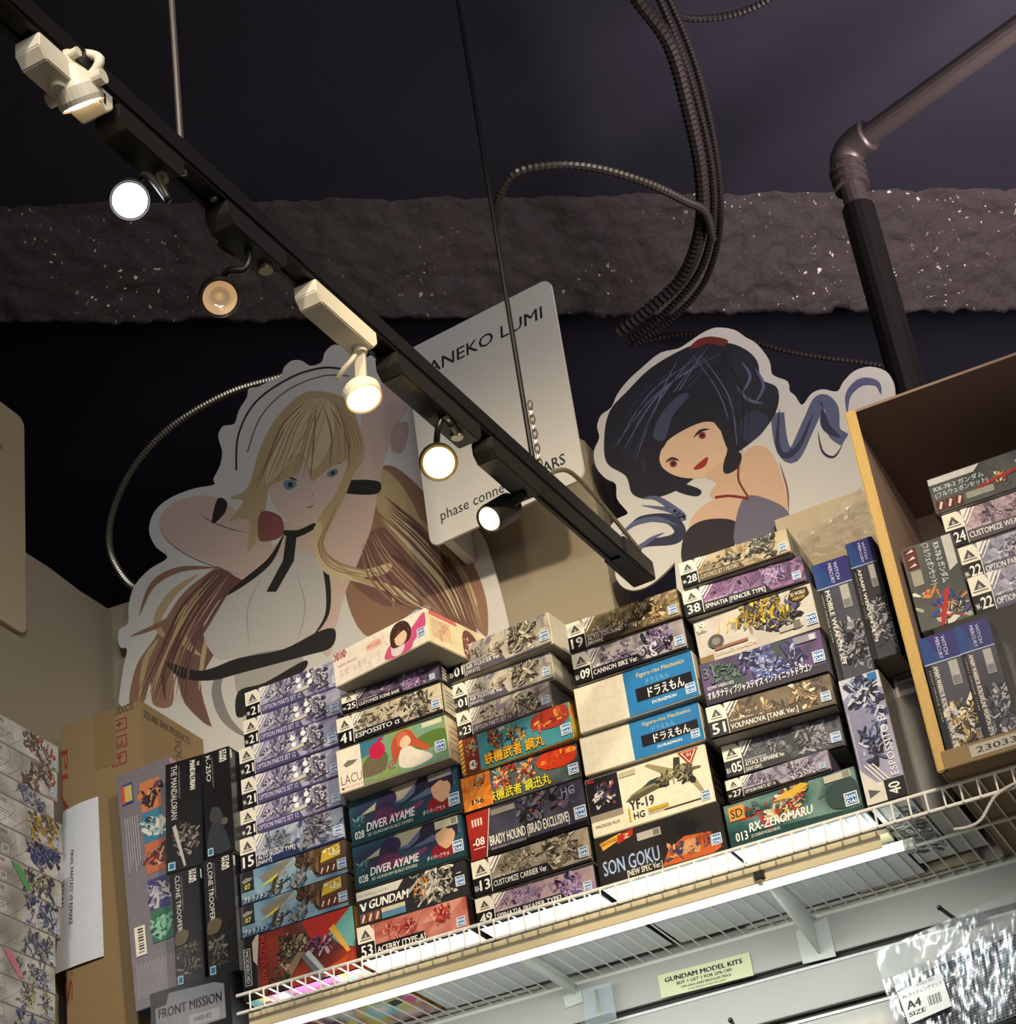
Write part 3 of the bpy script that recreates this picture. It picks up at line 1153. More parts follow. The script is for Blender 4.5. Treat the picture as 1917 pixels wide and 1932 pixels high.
def mazin(c):
    c.grad(0, 0, 1, 1, ['8a2a22', 'b8402c', '5a2420', '7a5a4a', 'c06a3c'], 5, 18, 12, 2.2)
    c.poly([(0.62, 1), (1, 1), (1, 0.35), (0.88, 0.42)], '6aa8a4')
    c.poly([(0.55, 1), (0.98, 1), (0.70, 0.55), (0.62, 0.65)], 'b8302a')
    c.poly([(0.78, 0.75), (0.83, 0.8), (0.95, 0.32), (0.92, 0.30)], 'd8a848')
    c.mecha(0.3, 0.3, 0.62, 0.86, ['5a4a34', '8a7a58', '2c2824', 'b8a888', '3a3430'], 90, 7, 0.16, 0.7)
    c.mecha(0.6, 0.4, 0.8, 0.65, ['9a4a7a', '2c2830', 'b89ab0', '4a3a48'], 40, 8, 0.12, 0.5)
    c.poly([(0.52, 0.45), (0.60, 0.5), (0.78, 0.0), (0.66, 0.0)], '6a6c70')
    c.poly([(0.56, 0.46), (0.60, 0.5), (0.76, 0.0), (0.73, 0.0)], 'b8bcc0')
    c.poly([(0.3, 0.12), (0.5, 0.52), (0.56, 0.5), (0.38, 0.05)], '8a7458')
    c.poly([(0.72, 0.12), (0.95, 0.26), (0.88, 0.05), (0.7, 0.02)], 'c04a20')
    c.mecha(0.22, 0.03, 0.4, 0.25, ['3a3430', '5a4a3c', '2a2420'], 26, 9, 0.14, 0.8)
    c.rect(0, 0, 0.11, 1, '0c0c0e')
    c.poly([(0.11, 0.02), (0.13, 0), (0.13, 1), (0.10, 1)], '0c0c0e')
    c.poly([(0.105, 0.9), (0.15, 1.0), (0.17, 1), (0.14, 0.5), (0.105, 0.6)], 'c8b8a8')
    c.text('MAZINKAISER', 0.175, 0.94, 0.045, 'c8342c', w=0.86, rot=-90, bold=0.02)
    c.rect(0.022, 0.22, 0.085, 0.82, 'b8b8b4')
    c.rect(0.030, 0.235, 0.077, 0.805, '0c0c0e')
    c.text('MODEROID', 0.038, 0.78, 0.030, 'd8d8d4', w=0.52, rot=-90, bold=0.03)


def colourful(cols, seed=1, fx=2.2, stripes=True):
    def art(c):
        c.grad(0, 0, 1, 1, cols, seed, 14, 10, fx, 1.4)
        if stripes:
            rnd = random.Random(seed)
            for k in range(26):
                x, y = rnd.random(), rnd.random()
                w, h = rnd.uniform(0.03, 0.14), rnd.uniform(0.03, 0.14)
                c.poly([(x, y), (x + w, y + h * 0.3), (x + w * 0.8, y + h), (x - w * 0.2, y + h * 0.8)], rnd.choice(cols))
    return art


def side_info(base, dark='8a8478', seed=1):
    def art(c):
        c.rect(0, 0, 1, 1, base)
        c.mecha(0.35, 0.2, 0.9, 0.85, [dark, base, '6a665c', 'b0aa9c'], 30, seed, 0.3, 0.4, shadow=dark)
        for k in range(5):
            c.rect(0.05, 0.2 + k * 0.14, 0.25, 0.26 + k * 0.14, dark)
    return art


def acerby(c):
    c.grad(0, 0, 1, 1, ['b8685a', 'cf8a78', 'a84a40', 'd8a090'], 4, 16, 6, 3)
    c.mecha(0.17, 0.35, 0.55, 0.85, ['a83a34', 'c86a5c', '8a2a28', 'd89a8a'], 60, 5, 0.22, 0.3, shadow='7a2420')
    c.poly([(0.58, 0.55), (0.74, 1), (0.98, 1), (0.86, 0.6)], 'd09480')
    c.mecha(0.66, 0.1, 0.84, 0.95, ['b82e2a', '8a2020', 'd85a4c', 'e8b8a8'], 70, 6, 0.18, 0.9, shadow='6a1c1c')
    c.poly([(0.155, 0.0), (0.64, 0.0), (0.60, 0.36), (0.155, 0.36)], '151216')
    c.rect(0.155, 0, 1, 0.05, '3a1a1a')
    c.text('ACERBY [TYPE-A]', 0.17, 0.10, 0.19, 'f4f0ea', w=0.44, bold=0.03)
    c.badge(0.895, 0.16, 0.28)
    tri_label(c, '53')


def rxnu(c):
    c.rect(0, 0, 1, 1, '2a2a2e')
    c.poly([(0, 0.74), (0.38, 0.74), (0.44, 0.98), (0, 0.98)], 'd8d4c8')
    c.text('HG UNIVERSAL CENTURY', 0.02, 0.82, 0.06, '6a6a70', w=0.28, bold=0)
    c.mecha(0.5, 0.1, 0.95, 0.98, ['e0dacc', 'b8b0a0', '8a8478', '3a3a40', 'c8c0b0'], 90, 21, 0.34, 0.6)
    c.mecha(0.52, 0.3, 0.66, 0.9, ['d8892c', 'e8b04c', '3a3a40', 'd8d0c0'], 26, 22, 0.16, 0.9)
    c.text('ν', 0.03, 0.40, 0.28, 'f6f4ee', w=0.06, bold=0.05)
    c.text('GUNDAM', 0.11, 0.42, 0.24, 'f6f4ee', w=0.36, bold=0.05, shear=0.15)
    for k in range(3):
        x = 0.02 + 0.065 * k
        c.rect(x, 0.05, x + 0.058, 0.33, '7a4a3c')
        c.poly([(x + 0.012, 0.1), (x + 0.035, 0.3), (x + 0.05, 0.26), (x + 0.025, 0.08)], 'e0d8c8')
    c.rect(0.22, 0.04, 0.44, 0.34, '5a8aa4')
    c.rect(0.22, 0.22, 0.44, 0.34, 'd0c8a8')
    c.badge(0.905, 0.30, 0.28)


def diver(sticker):
    def art(c):
        c.grad(0, 0, 1, 1, ['1c3a50', '2a5a6a', '26324c', '3a3a58'], 8, 16, 6, 2.5)
        c.poly([(0, 0), (1, 0), (1, 0.14), (0.5, 0.24), (0, 0.45)], '184048')
        c.poly([(0.30, 0.70), (0.62, 0.98), (0.95, 1), (0.98, 0.6), (0.6, 0.55)], '5a6a88')
        c.poly([(0.1, 0.62), (0.42, 1.0), (0.66, 1.0), (0.5, 0.68)], 'b0a890')
        # flowing dark hair and scarf shapes, no portrait
        c.blob([(0.45, 0.52), (0.60, 0.72), (0.66, 1.0), (0.93, 1.0), (0.95, 0.55), (0.84, 0.50), (0.76, 0.72), (0.66, 0.66)], '2a2438')
        c.blob([(0.78, 0.42), (0.76, 0.70), (0.86, 0.84), (0.93, 0.62), (0.90, 0.40), (0.84, 0.30)], 'd8ac88')
        c.blob([(0.82, 0.99), (0.74, 0.70), (0.84, 0.80), (0.88, 0.74), (0.93, 0.78), (0.92, 0.99)], '2a2438')
        c.blob([(0.70, 0.24), (0.76, 0.46), (0.84, 0.30), (0.94, 0.40), (0.96, 0.18), (0.80, 0.10)], '8a1c28')
        c.blob([(0.24, 0.62), (0.30, 0.95), (0.42, 0.92), (0.44, 0.70), (0.36, 0.58)], '33284a')
        c.blob([(0.22, 0.30), (0.26, 0.60), (0.40, 0.56), (0.44, 0.36), (0.34, 0.24)], '5a2c50')
        c.blob([(0.36, 0.44), (0.52, 0.42), (0.66, 0.50), (0.66, 0.40), (0.50, 0.30), (0.38, 0.32)], '7a3a62')
        c.mecha(0.03, 0.35, 0.14, 0.6, ['3a6a70', '2a4a54', '6a9a98'], 14, 3, 0.14, 0.3, shadow='20404a')
        c.text('028', 0.035, 0.12, 0.17, 'f4f4ee', w=0.085, bold=0.03)
        c.text('DIVER AYAME', 0.145, 0.22, 0.19, 'f6f6f0', w=0.44, bold=0.03, shear=0.15)
        c.text('SD GUNDAM BUILD DIVERS', 0.15, 0.10, 0.07, 'd8d8d0', w=0.42, bold=0.01)
        c.text('ダイバーアヤメ', 0.66, 0.14, 0.10, 'e8e8e0', w=0.20, bold=0.02)
        if sticker:
            c.rect(0.76, 0.80, 0.97, 0.99, 'c8c4a8')
            c.rect(0.91, 0.83, 0.955, 0.96, '8a8a80')
        else:
            c.rect(0.74, 0.84, 0.95, 0.99, '9a9a98')
        c.badge(0.895, 0.14, 0.27)
    return art


def lacus(c):
    c.grad(0, 0, 1, 1, ['5a8a94', '7aa48a', '8aa05c', '6a8a50'], 6, 16, 6, 2.5)
    c.poly([(0.2, 0.62), (0.2, 1), (0.45, 1), (0.36, 0.7)], '3f7a90')
    c.blob([(0.2, 0.2), (0.28, 0.62), (0.45, 0.6), (0.42, 0.2)], '6a6a48')
    c.blob([(0.62, 0.5), (0.80, 0.72), (0.98, 0.70), (0.98, 0.4), (0.75, 0.38)], '5c7a38')
    c.ell(0.37, 0.70, 0.20, 'c8244c')
    c.poly([(0.36, 0.86), (0.40, 1.0), (0.44, 0.92)], 'c8244c')
    # long coral hair falling over a white high-necked dress, no portrait
    c.blob([(0.52, 0.25), (0.50, 0.70), (0.58, 0.95), (0.68, 0.92), (0.74, 0.66), (0.84, 0.40), (0.80, 0.34), (0.68, 0.55), (0.58, 0.5)], 'c05438')
    c.blob([(0.58, 0.62), (0.58, 0.78), (0.65, 0.82), (0.68, 0.66), (0.63, 0.54)], 'e8c8a4')
    c.blob([(0.56, 0.16), (0.58, 0.52), (0.66, 0.56), (0.72, 0.44), (0.86, 0.16), (0.70, 0.05)], 'e4dccc')
    c.blob([(0.56, 0.60), (0.56, 0.88), (0.62, 0.93), (0.66, 0.86), (0.60, 0.78)], 'd06a48')
    c.rect(0, 0, 0.22, 1, 'ece4d0')
    c.poly([(0.05, 0.62), (0.10, 0.70), (0.19, 0.66), (0.14, 0.58), (0.08, 0.55)], '77756a')
    c.text('LACUS CLYNE', 0.02, 0.16, 0.22, '8a5a5e', w=0.50, bold=0.0)
    c.rect(0.02, 0.05, 0.045, 0.10, '5a3a3a')
    c.text('FIGURE-RISE STANDARD', 0.06, 0.05, 0.06, 'b8505a', w=0.26, bold=0.0)
    c.rect(0.79, 0.86, 0.97, 0.97, 'd8d0b0')
    c.badge(0.885, 0.20, 0.25)


def pinkbox(c):
    c.grad(0, 0, 1, 1, ['f4ead4', 'f8f0e0', 'f0e0d0'], 2, 8, 4, 2)
    for i in range(4):
        for j in range(3):
            x, y = 0.0 + 0.035 * i + (0.017 if j % 2 else 0), 0.80 + 0.08 * j
            c.poly([(x, y), (x + 0.017, y + 0.07), (x + 0.034, y), (x + 0.017, y - 0.07)], 'a85a6a' if (i + j) % 2 else 'c88a90')
    c.text('UMAMUSUME', 0.36, 0.66, 0.10, 'e08848', w=0.15, bold=0.04)
    c.blob([(0.36, 0.62), (0.40, 0.80), (0.50, 0.80), (0.53, 0.62), (0.44, 0.56)], 'f0c8b0')
    c.text('SPECIAL WEEK', 0.37, 0.64, 0.10, 'd86a88', w=0.14, bold=0.04)
    c.text('スペシャルウィーク', 0.05, 0.20, 0.26, 'd06a84', w=0.45, bold=0.06)
    c.text('スペシャルウィーク', 0.05, 0.20, 0.26, 'fbeeee', w=0.45, bold=0.0)
    c.text('INITIAL RELEASE', 0.05, 0.52, 0.07, 'b8606a', w=0.20, bold=0.02)
    c.blob([(0.55, 0.05), (0.60, 0.40), (0.74, 0.46), (0.84, 0.60), (0.99, 0.9), (0.99, 0.5), (0.86, 0.2), (0.80, 0.0)], 'd85a8a')
    c.blob([(0.62, 0.10), (0.63, 0.45), (0.72, 0.50), (0.76, 0.2), (0.70, 0.0)], 'e8d8d8')
    # brown bob of hair over a pale oval, no portrait
    c.blob([(0.63, 0.30), (0.62, 0.70), (0.68, 0.95), (0.78, 0.94), (0.84, 0.66), (0.82, 0.34), (0.74, 0.26)], '4a3028')
    c.blob([(0.67, 0.36), (0.67, 0.60), (0.74, 0.72), (0.79, 0.56), (0.78, 0.36), (0.72, 0.26)], 'f0cca8')
    c.blob([(0.66, 0.56), (0.68, 0.82), (0.76, 0.84), (0.82, 0.60), (0.76, 0.66), (0.70, 0.60)], '4a3028')
    rnd = random.Random(3)
    for k in range(26):
        x, y = rnd.uniform(0.4, 0.98), rnd.uniform(0.45, 0.98)
        c.poly([(x, y), (x + 0.012, y + 0.02), (x + 0.008, y + 0.05)], rnd.choice(['8aa04c', 'd8a04c', 'c85a6a', '6a8a9a']))
    c.badge(0.895, 0.20, 0.28)


def pinkside(c):
    c.rect(0, 0, 1, 1, 'f0e4b8')
    c.poly([(0.03, 0.86), (0.5, 0.86), (0.48, 1), (0.05, 1)], 'd87068')
    c.rect(0.05, 0.2, 0.38, 0.8, 'e8c8a0')
    c.mecha(0.1, 0.25, 0.35, 0.75, ['e0a080', 'd8d0b0', 'c87868'], 16, 2, 0.25, 0.4, shadow='d8b890')
    c.blob([(0.6, 0.0), (0.58, 0.7), (0.68, 0.9), (0.82, 0.7), (0.92, 0.2), (0.9, 0)], '7a4a40')
    c.mecha(0.6, 0.05, 0.92, 0.6, ['e8dcc8', 'b87868', '8a4a44', 'f0e8dc'], 24, 3, 0.2, 0.9, shadow='7a4a40')


def brady(c):
    c.grad(0, 0, 1, 1, ['2a2a3a', '4a4a5c', '3a3444', '20202a'], 7, 16, 6, 3)
    c.mecha(0.42, 0.35, 0.92, 1.0, ['2a2c3c', '4a4e66', '6a6c80', '16161e', '7a4a3a'], 90, 31, 0.26, 0.6)
    c.rect(0.0, 0, 1, 0.12, '0c0c10')
    c.poly([(0, 0), (0.13, 0), (0.20, 1), (0, 1)], '8f1f18')
    c.poly([(0, 0.45), (0.155, 0.45), (0.20, 1), (0, 1)], 'a82c22')
    c.line([(0.135, 0), (0.205, 1)], 0.02, 'e0d8cc')
    for i in range(4):
        c.rect(0.04 + 0.025 * i, 0.70, 0.055 + 0.025 * i, 0.86, 'e8d8cc')
    c.text('-08', 0.03, 0.28, 0.17, 'f4f0e8', w=0.10, bold=0.04)
    c.rect(0.03, 0.22, 0.13, 0.235, 'f4f0e8')
    c.text('BRADY HOUND (BRAD EXCLUSIVE)', 0.175, 0.20, 0.21, 'f4efe0', w=0.68, bold=0.03)
    c.text('AMAIM WARRIOR AT THE BORDERLINE', 0.18, 0.10, 0.05, 'b8b8b0', w=0.30, bold=0)
    c.text('HG', 0.82, 0.74, 0.18, '8a88a0', w=0.11, bold=0.01)
    c.rect(0.21, 0.82, 0.42, 0.94, '8a8478')
    c.badge(0.90, 0.18, 0.26)


def musha(num, main, glow, lab, txt, emblem, sk, seed):
    def art(c):
        c.grad(0, 0, 1, 1, main, seed, 16, 6, 3)
        c.mecha(0.28, 0.25, 0.62, 1.0, sk, 90, seed, 0.24, 0.6, shadow='2a2420')
        c.blob([(0.66, 0.62), (0.70, 0.95), (0.96, 0.98), (0.98, 0.58), (0.84, 0.44)], emblem[0])
        c.mecha(0.68, 0.52, 0.96, 0.92, emblem, 26, seed + 3, 0.26, 0.25, shadow=emblem[0])
        for dx, dy, col, b in ((0.005, -0.02, '3a2014', 0.0), (-0.004, -0.01, '3a2014', 0.0), (0.004, 0.02, '3a2014', 0.0), (0.0012, 0.0, glow, 0.0), (-0.0012, 0.006, glow, 0.0), (0, -0.006, glow, 0.0)):
            c.text(txt, 0.21 + dx, 0.09 + dy, 0.30, col, w=0.54, bold=b)
        lab(c)
        c.badge(0.905, 0.12, 0.30)
    return art


def lab142(c):
    c.rect(0, 0, 0.17, 1, '7a2a1c')
    c.rect(0, 0, 0.035, 1, 'e0b83c')
    for k in range(9):
        y = k * 0.12
        c.poly([(0, y), (0.035, y + 0.06), (0.035, y + 0.10), (0, y + 0.04)], '7a1c14')
    c.mecha(0.05, 0.45, 0.16, 0.95, ['a8844a', 'd8b878', '6a3a24', '98a0a4'], 24, 5, 0.16, 0.2, shadow='4a1c14')
    c.ell(0.105, 0.2, 0.13, 'ece4d0', ry=0.13)
    c.text('142', 0.068, 0.14, 0.14, '3a1c14', w=0.075, bold=0.03)


def lab156(c):
    c.rect(0, 0, 0.25, 1, 'd8701c')
    c.grad(0, 0, 0.25, 1, ['d8701c', 'f0a03c', 'c85a14', 'e8903c'], 3, 10, 8, 14, 1.6)
    c.mecha(0.05, 0.45, 0.2, 0.92, ['a8844a', 'd8b878', '6a3a24', '8a9094'], 26, 6, 0.18, 0.2, shadow='8a3c10')
    c.ell(0.125, 0.22, 0.13, 'f0b870', ry=0.12)
    c.text('156', 0.075, 0.14, 0.16, '3a1c10', w=0.10, bold=0.04)


def blueman(c):
    c.rect(0, 0, 1, 1, 'e8dfc8')
    c.rect(0.42, 0, 1, 1, '2a7ab4')
    c.text('Figure-rise Mechanics', 0.53, 0.80, 0.10, 'c8b878', w=0.40, bold=0.03)
    c.text('ドラえもん', 0.60, 0.60, 0.13, '70b0d8', w=0.19, bold=0.03)
    c.rect(0.50, 0.26, 0.97, 0.56, '14141a')
    c.text('ドラえもん', 0.60, 0.31, 0.22, 'f6f6f0', w=0.30, bold=0.04)
    c.text('DORAEMON', 0.62, 0.13, 0.07, 'f0f0f0', w=0.20, bold=0.03)
    c.ell(0.20, 0.45, 0.0001, 'e8dfc8')
    c.badge(0.90, 0.10, 0.22)


def yf19(c):
    c.grad(0, 0, 1, 1, ['e8dcc0', 'f0e6cc', 'e0d2b4'], 2, 8, 4, 1)
    c.rect(0, 0.25, 0.27, 0.98, '1c1a22')
    c.mecha(0.06, 0.45, 0.22, 0.85, ['2a2c48', '14141a', 'a85a3a', '3a3c60', 'd8d0c8'], 40, 5, 0.16, 0.5)
    c.rect(0, 0.25, 0.27, 0.36, '9a8c7c')
    c.text('MACROSS PLUS', 0.03, 0.13, 0.05, '4a4438', w=0.2, bold=0.02)
    c.text('HG', 0.0, 0.92, 0.05, 'd85040', w=0.07, bold=0.03)
    # swing-wing jet, nose to the left
    c.poly([(0.30, 0.42), (0.36, 0.52), (0.50, 0.62), (0.66, 0.70), (0.74, 0.62), (0.60, 0.50), (0.42, 0.42)], '8a8258')
    c.poly([(0.30, 0.42), (0.37, 0.49), (0.55, 0.56), (0.60, 0.50), (0.42, 0.42)], '5a5640')
    c.poly([(0.45, 0.58), (0.52, 0.66), (0.60, 0.68), (0.56, 0.60)], '2f4048')
    c.poly([(0.66, 0.66), (0.50, 0.93), (0.53, 0.95), (0.74, 0.72)], '9a9268')
    c.poly([(0.70, 0.60), (0.94, 0.62), (0.94, 0.66), (0.74, 0.70)], '6a6448')
    c.poly([(0.80, 0.60), (0.90, 0.24), (0.94, 0.20), (0.86, 0.62)], 'a89c70')
    c.poly([(0.72, 0.70), (0.74, 0.92), (0.79, 0.90), (0.78, 0.70)], '3a3830')
    c.mecha(0.58, 0.48, 0.86, 0.76, ['8a8258', '5a5640', 'b0a880', '2c2a24'], 50, 9, 0.14, 0.2)
    c.text('YF-19', 0.33, 0.26, 0.16, '2a2420', w=0.20, bold=0.03)
    c.text('HG', 0.35, 0.10, 0.11, '2a2420', w=0.09, bold=0.02)
    c.rect(0.47, 0.15, 0.64, 0.21, 'c8a42c')
    c.rect(0.31, 0.08, 0.325, 0.30, 'c8a42c')
    c.rect(0.60, 0.10, 0.95, 0.12, '5a3c30')
    c.text('ADVANCE VARIABLE FIGHTER', 0.47, 0.10, 0.035, '4a4030', w=0.13, bold=0)
    c.poly([(0.78, 0.97), (0.95, 0.97), (0.865, 0.70)], 'a82c24')
    c.poly([(0.80, 0.95), (0.93, 0.95), (0.865, 0.74)], 'ece0c4')
    c.poly([(0.815, 0.94), (0.915, 0.94), (0.865, 0.77)], 'a82c24')
    c.text('01', 0.848, 0.86, 0.06, 'f4ecd8', w=0.035, bold=0.03)
    c.rect(0.28, 0.85, 0.42, 0.94, 'c0b498')
    c.badge(0.90, 0.06, 0.16)


def goku(c):
    c.grad(0, 0, 1, 1, ['1a1818', '2c2826', '141214'], 2, 10, 5, 2)
    # orange and blue martial-arts jacket colours only, no portrait
    c.poly([(0.50, 0.04), (0.56, 0.34), (0.70, 0.52), (0.90, 0.46), (0.97, 0.10), (0.9, 0.02)], 'c8602a')
    c.poly([(0.58, 0.22), (0.66, 0.40), (0.74, 0.14)], '24406a')
    c.poly([(0.84, 0.46), (0.96, 0.34), (0.90, 0.22)], '24406a')
    c.poly([(0.66, 0.16), (0.70, 0.44), (0.82, 0.42), (0.80, 0.12)], 'c89868')
    c.mecha(0.55, 0.10, 0.95, 0.40, ['c8602a', 'a84a1c', 'd8a070', '2a4a78'], 24, 3, 0.18, 0.2, shadow='5a2410')
    for k in range(7):
        a = 0.3 + k * 0.35
        c.poly([(0.68, 0.55), (0.78, 0.55), (0.72 + 0.14 * math.cos(a), 0.60 + 0.34 * math.sin(a))], '0e0d10')
    c.poly([(0.06, 0.72), (0.22, 0.86), (0.22, 0.98), (0.04, 0.88)], 'e0b040')
    c.poly([(0.18, 0.76), (0.31, 0.86), (0.32, 1.0), (0.19, 0.94)], 'b82c20')
    c.text('Z', 0.24, 0.84, 0.09, 'f0e0a0', w=0.04, bold=0.06)
    c.text('DRAGON BALL', 0.05, 0.80, 0.07, 'a02c1c', w=0.14, bold=0.05, rot=8)
    c.rect(0.34, 0.70, 0.53, 0.86, 'b8b4a8')
    c.rect(0.47, 0.72, 0.52, 0.84, '7a766c')
    c.text('SON GOKU', 0.04, 0.20, 0.30, '2c4670', w=0.45, bold=0.09)
    c.text('SON GOKU', 0.04, 0.20, 0.30, 'b8c8d8', w=0.45, bold=0.01)
    c.text('[NEW SPEC Ver.]', 0.22, 0.06, 0.12, 'f0e8d8', w=0.28, bold=0.03)
    c.badge(0.895, 0.16, 0.22)


def zeromaru(c):
    c.grad(0, 0, 1, 1, ['1c4444', '3a6c68', '7a9890', '24504e'], 12, 18, 7, 3, 1.4)
    c.poly([(0, 0), (1, 0), (1, 0.1), (0.4, 0.2), (0, 0.4)], '16403e')
    c.poly([(0.10, 0.55), (0.16, 0.85), (0.30, 0.60)], 'b03028')
    c.mecha(0.28, 0.35, 0.66, 0.98, ['b8302a', 'e0d8c8', 'c8a03c', '2a4a44', '8a8a80', 'd8b860'], 110, 33, 0.26, 0.3)
    c.poly([(0.36, 0.76), (0.60, 1.0), (0.66, 0.92), (0.52, 0.74)], 'd8b03c')
    c.poly([(0.70, 0.5), (0.78, 0.88), (0.75, 0.55)], '50605c')
    c.blob([(0.80, 0.2), (0.76, 0.6), (0.88, 0.8), (0.99, 0.7), (0.98, 0.2)], '28403e')
    c.rect(0.03, 0.60, 0.15, 0.93, 'd89a4c')
    c.text('SD', 0.045, 0.66, 0.20, '3a2a14', w=0.09, bold=0.02)
    c.mecha(0.17, 0.62, 0.28, 0.92, ['4a6a66', '6a8a84', '2a4a48'], 16, 4, 0.16, 0.1, shadow='1c3a38')
    c.rect(0.77, 0.80, 0.97, 0.96, 'c0bca8')
    c.rect(0.91, 0.81, 0.96, 0.95, '8a8a7c')
    c.text('013', 0.05, 0.12, 0.20, 'f4f4ee', w=0.09, bold=0.04)
    c.text('RX-ZEROMARU', 0.16, 0.25, 0.20, 'f6f6f0', w=0.48, bold=0.04, shear=0.12)
    c.text('SD GUNDAM WORLD HEROES', 0.165, 0.12, 0.07, 'd8dcd4', w=0.22, bold=0.02)
    c.badge(0.885, 0.16, 0.30)


def dragon31(c):
    c.grad(0, 0, 1, 1, ['3a4a48', '4a4870', '6a4a80', '2c3444'], 13, 18, 7, 3, 1.5)
    c.mecha(0.3, 0.1, 0.82, 1.0, ['2a3068', '5a68a8', '8a98c8', '1a1c3c', 'b8c0dc', '4a3a70'], 150, 41, 0.28, 0.8, shadow='14142c')
    c.mecha(0.08, 0.5, 0.3, 0.9, ['4a6a5c', '6a8a78', '2c4038'], 24, 42, 0.2, 0.3)
    c.rect(0, 0.0, 1, 0.20, '2a2634')
    c.text('31', 0.02, 0.62, 0.24, '6a7a78', w=0.09, bold=0.03)
    c.text('オルタナティブジャスティス インフィニットドラゴン', 0.02, 0.13, 0.17, 'f4f4f0', w=0.86, bold=0.05)
    c.text('SDW HEROES', 0.03, 0.34, 0.08, 'd8d8d0', w=0.22, bold=0.03)
    c.rect(0.78, 0.80, 0.97, 0.96, '8a8898')
    c.rect(0.91, 0.82, 0.955, 0.94, 'c8c8d0')
    c.badge(0.905, 0.26, 0.26)


def yellow19(c):
    c.grad(0, 0, 1, 1, ['b8b2a4', 'd0ccc0', 'a09a90'], 14, 12, 5, 2)
    c.mecha(0.12, 0.3, 0.85, 0.95, ['c8a832', '8a7428', '2a2838', '5a5878', 'e0c860', '3c3a50', '9a988c'], 190, 51, 0.30, 0.5, shadow='1c1a24')
    for k in range(8):
        x = 0.18 + k * 0.075
        c.poly([(x, 0.5), (x + 0.02, 0.55), (x + 0.06, 0.95 - 0.02 * k)], 'd8b83c')
    c.ell(0.16, 0.42, 0.17, '5a5654', ry=0.15)
    c.ell(0.16, 0.42, 0.09, '8a8680', ry=0.08)
    c.rect(0, 0, 0.12, 0.16, '8a7448')
    c.text('SUPERIOR DRAGON', 0.14, 0.10, 0.08, 'd8d0c0', w=0.34, bold=0.03)
    c.rect(0.14, 0.22, 0.42, 0.28, '9a6a5c')
    c.text('19', 0.02, 0.76, 0.18, 'f4f0e4', w=0.075, bold=0.05)
    c.rect(0.02, 0.70, 0.10, 0.715, '2a2620')
    c.poly([(0.80, 0.80), (0.84, 0.98), (0.97, 0.94), (0.98, 0.78), (0.88, 0.66)], '3a3428')
    c.text('SD WORLD', 0.83, 0.82, 0.08, 'e0d4b0', w=0.12, bold=0.04)
    c.text('HEROES', 0.84, 0.72, 0.07, 'd8a83c', w=0.10, bold=0.04)
    c.rect(0.68, 0.14, 0.88, 0.24, 'b8b4a8')
    c.rect(0.80, 0.12, 0.86, 0.30, '77736a')
    c.badge(0.905, 0.10, 0.24)


def white_box_side(c):
    c.rect(0, 0, 1, 1, 'd8d2c0')
    c.mecha(0.2, 0.1, 0.8, 0.9, ['8a867c', 'b8b4a8', '5a5850', 'e0dccc'], 40, 8, 0.3, 0.5, shadow='77736a')


def black_side(c):
    c.rect(0, 0, 1, 1, '1c1a1c')
    for k in range(4):
        c.rect(0.03, 0.15 + 0.18 * k, 0.12, 0.25 + 0.18 * k, 'd8d4c4')


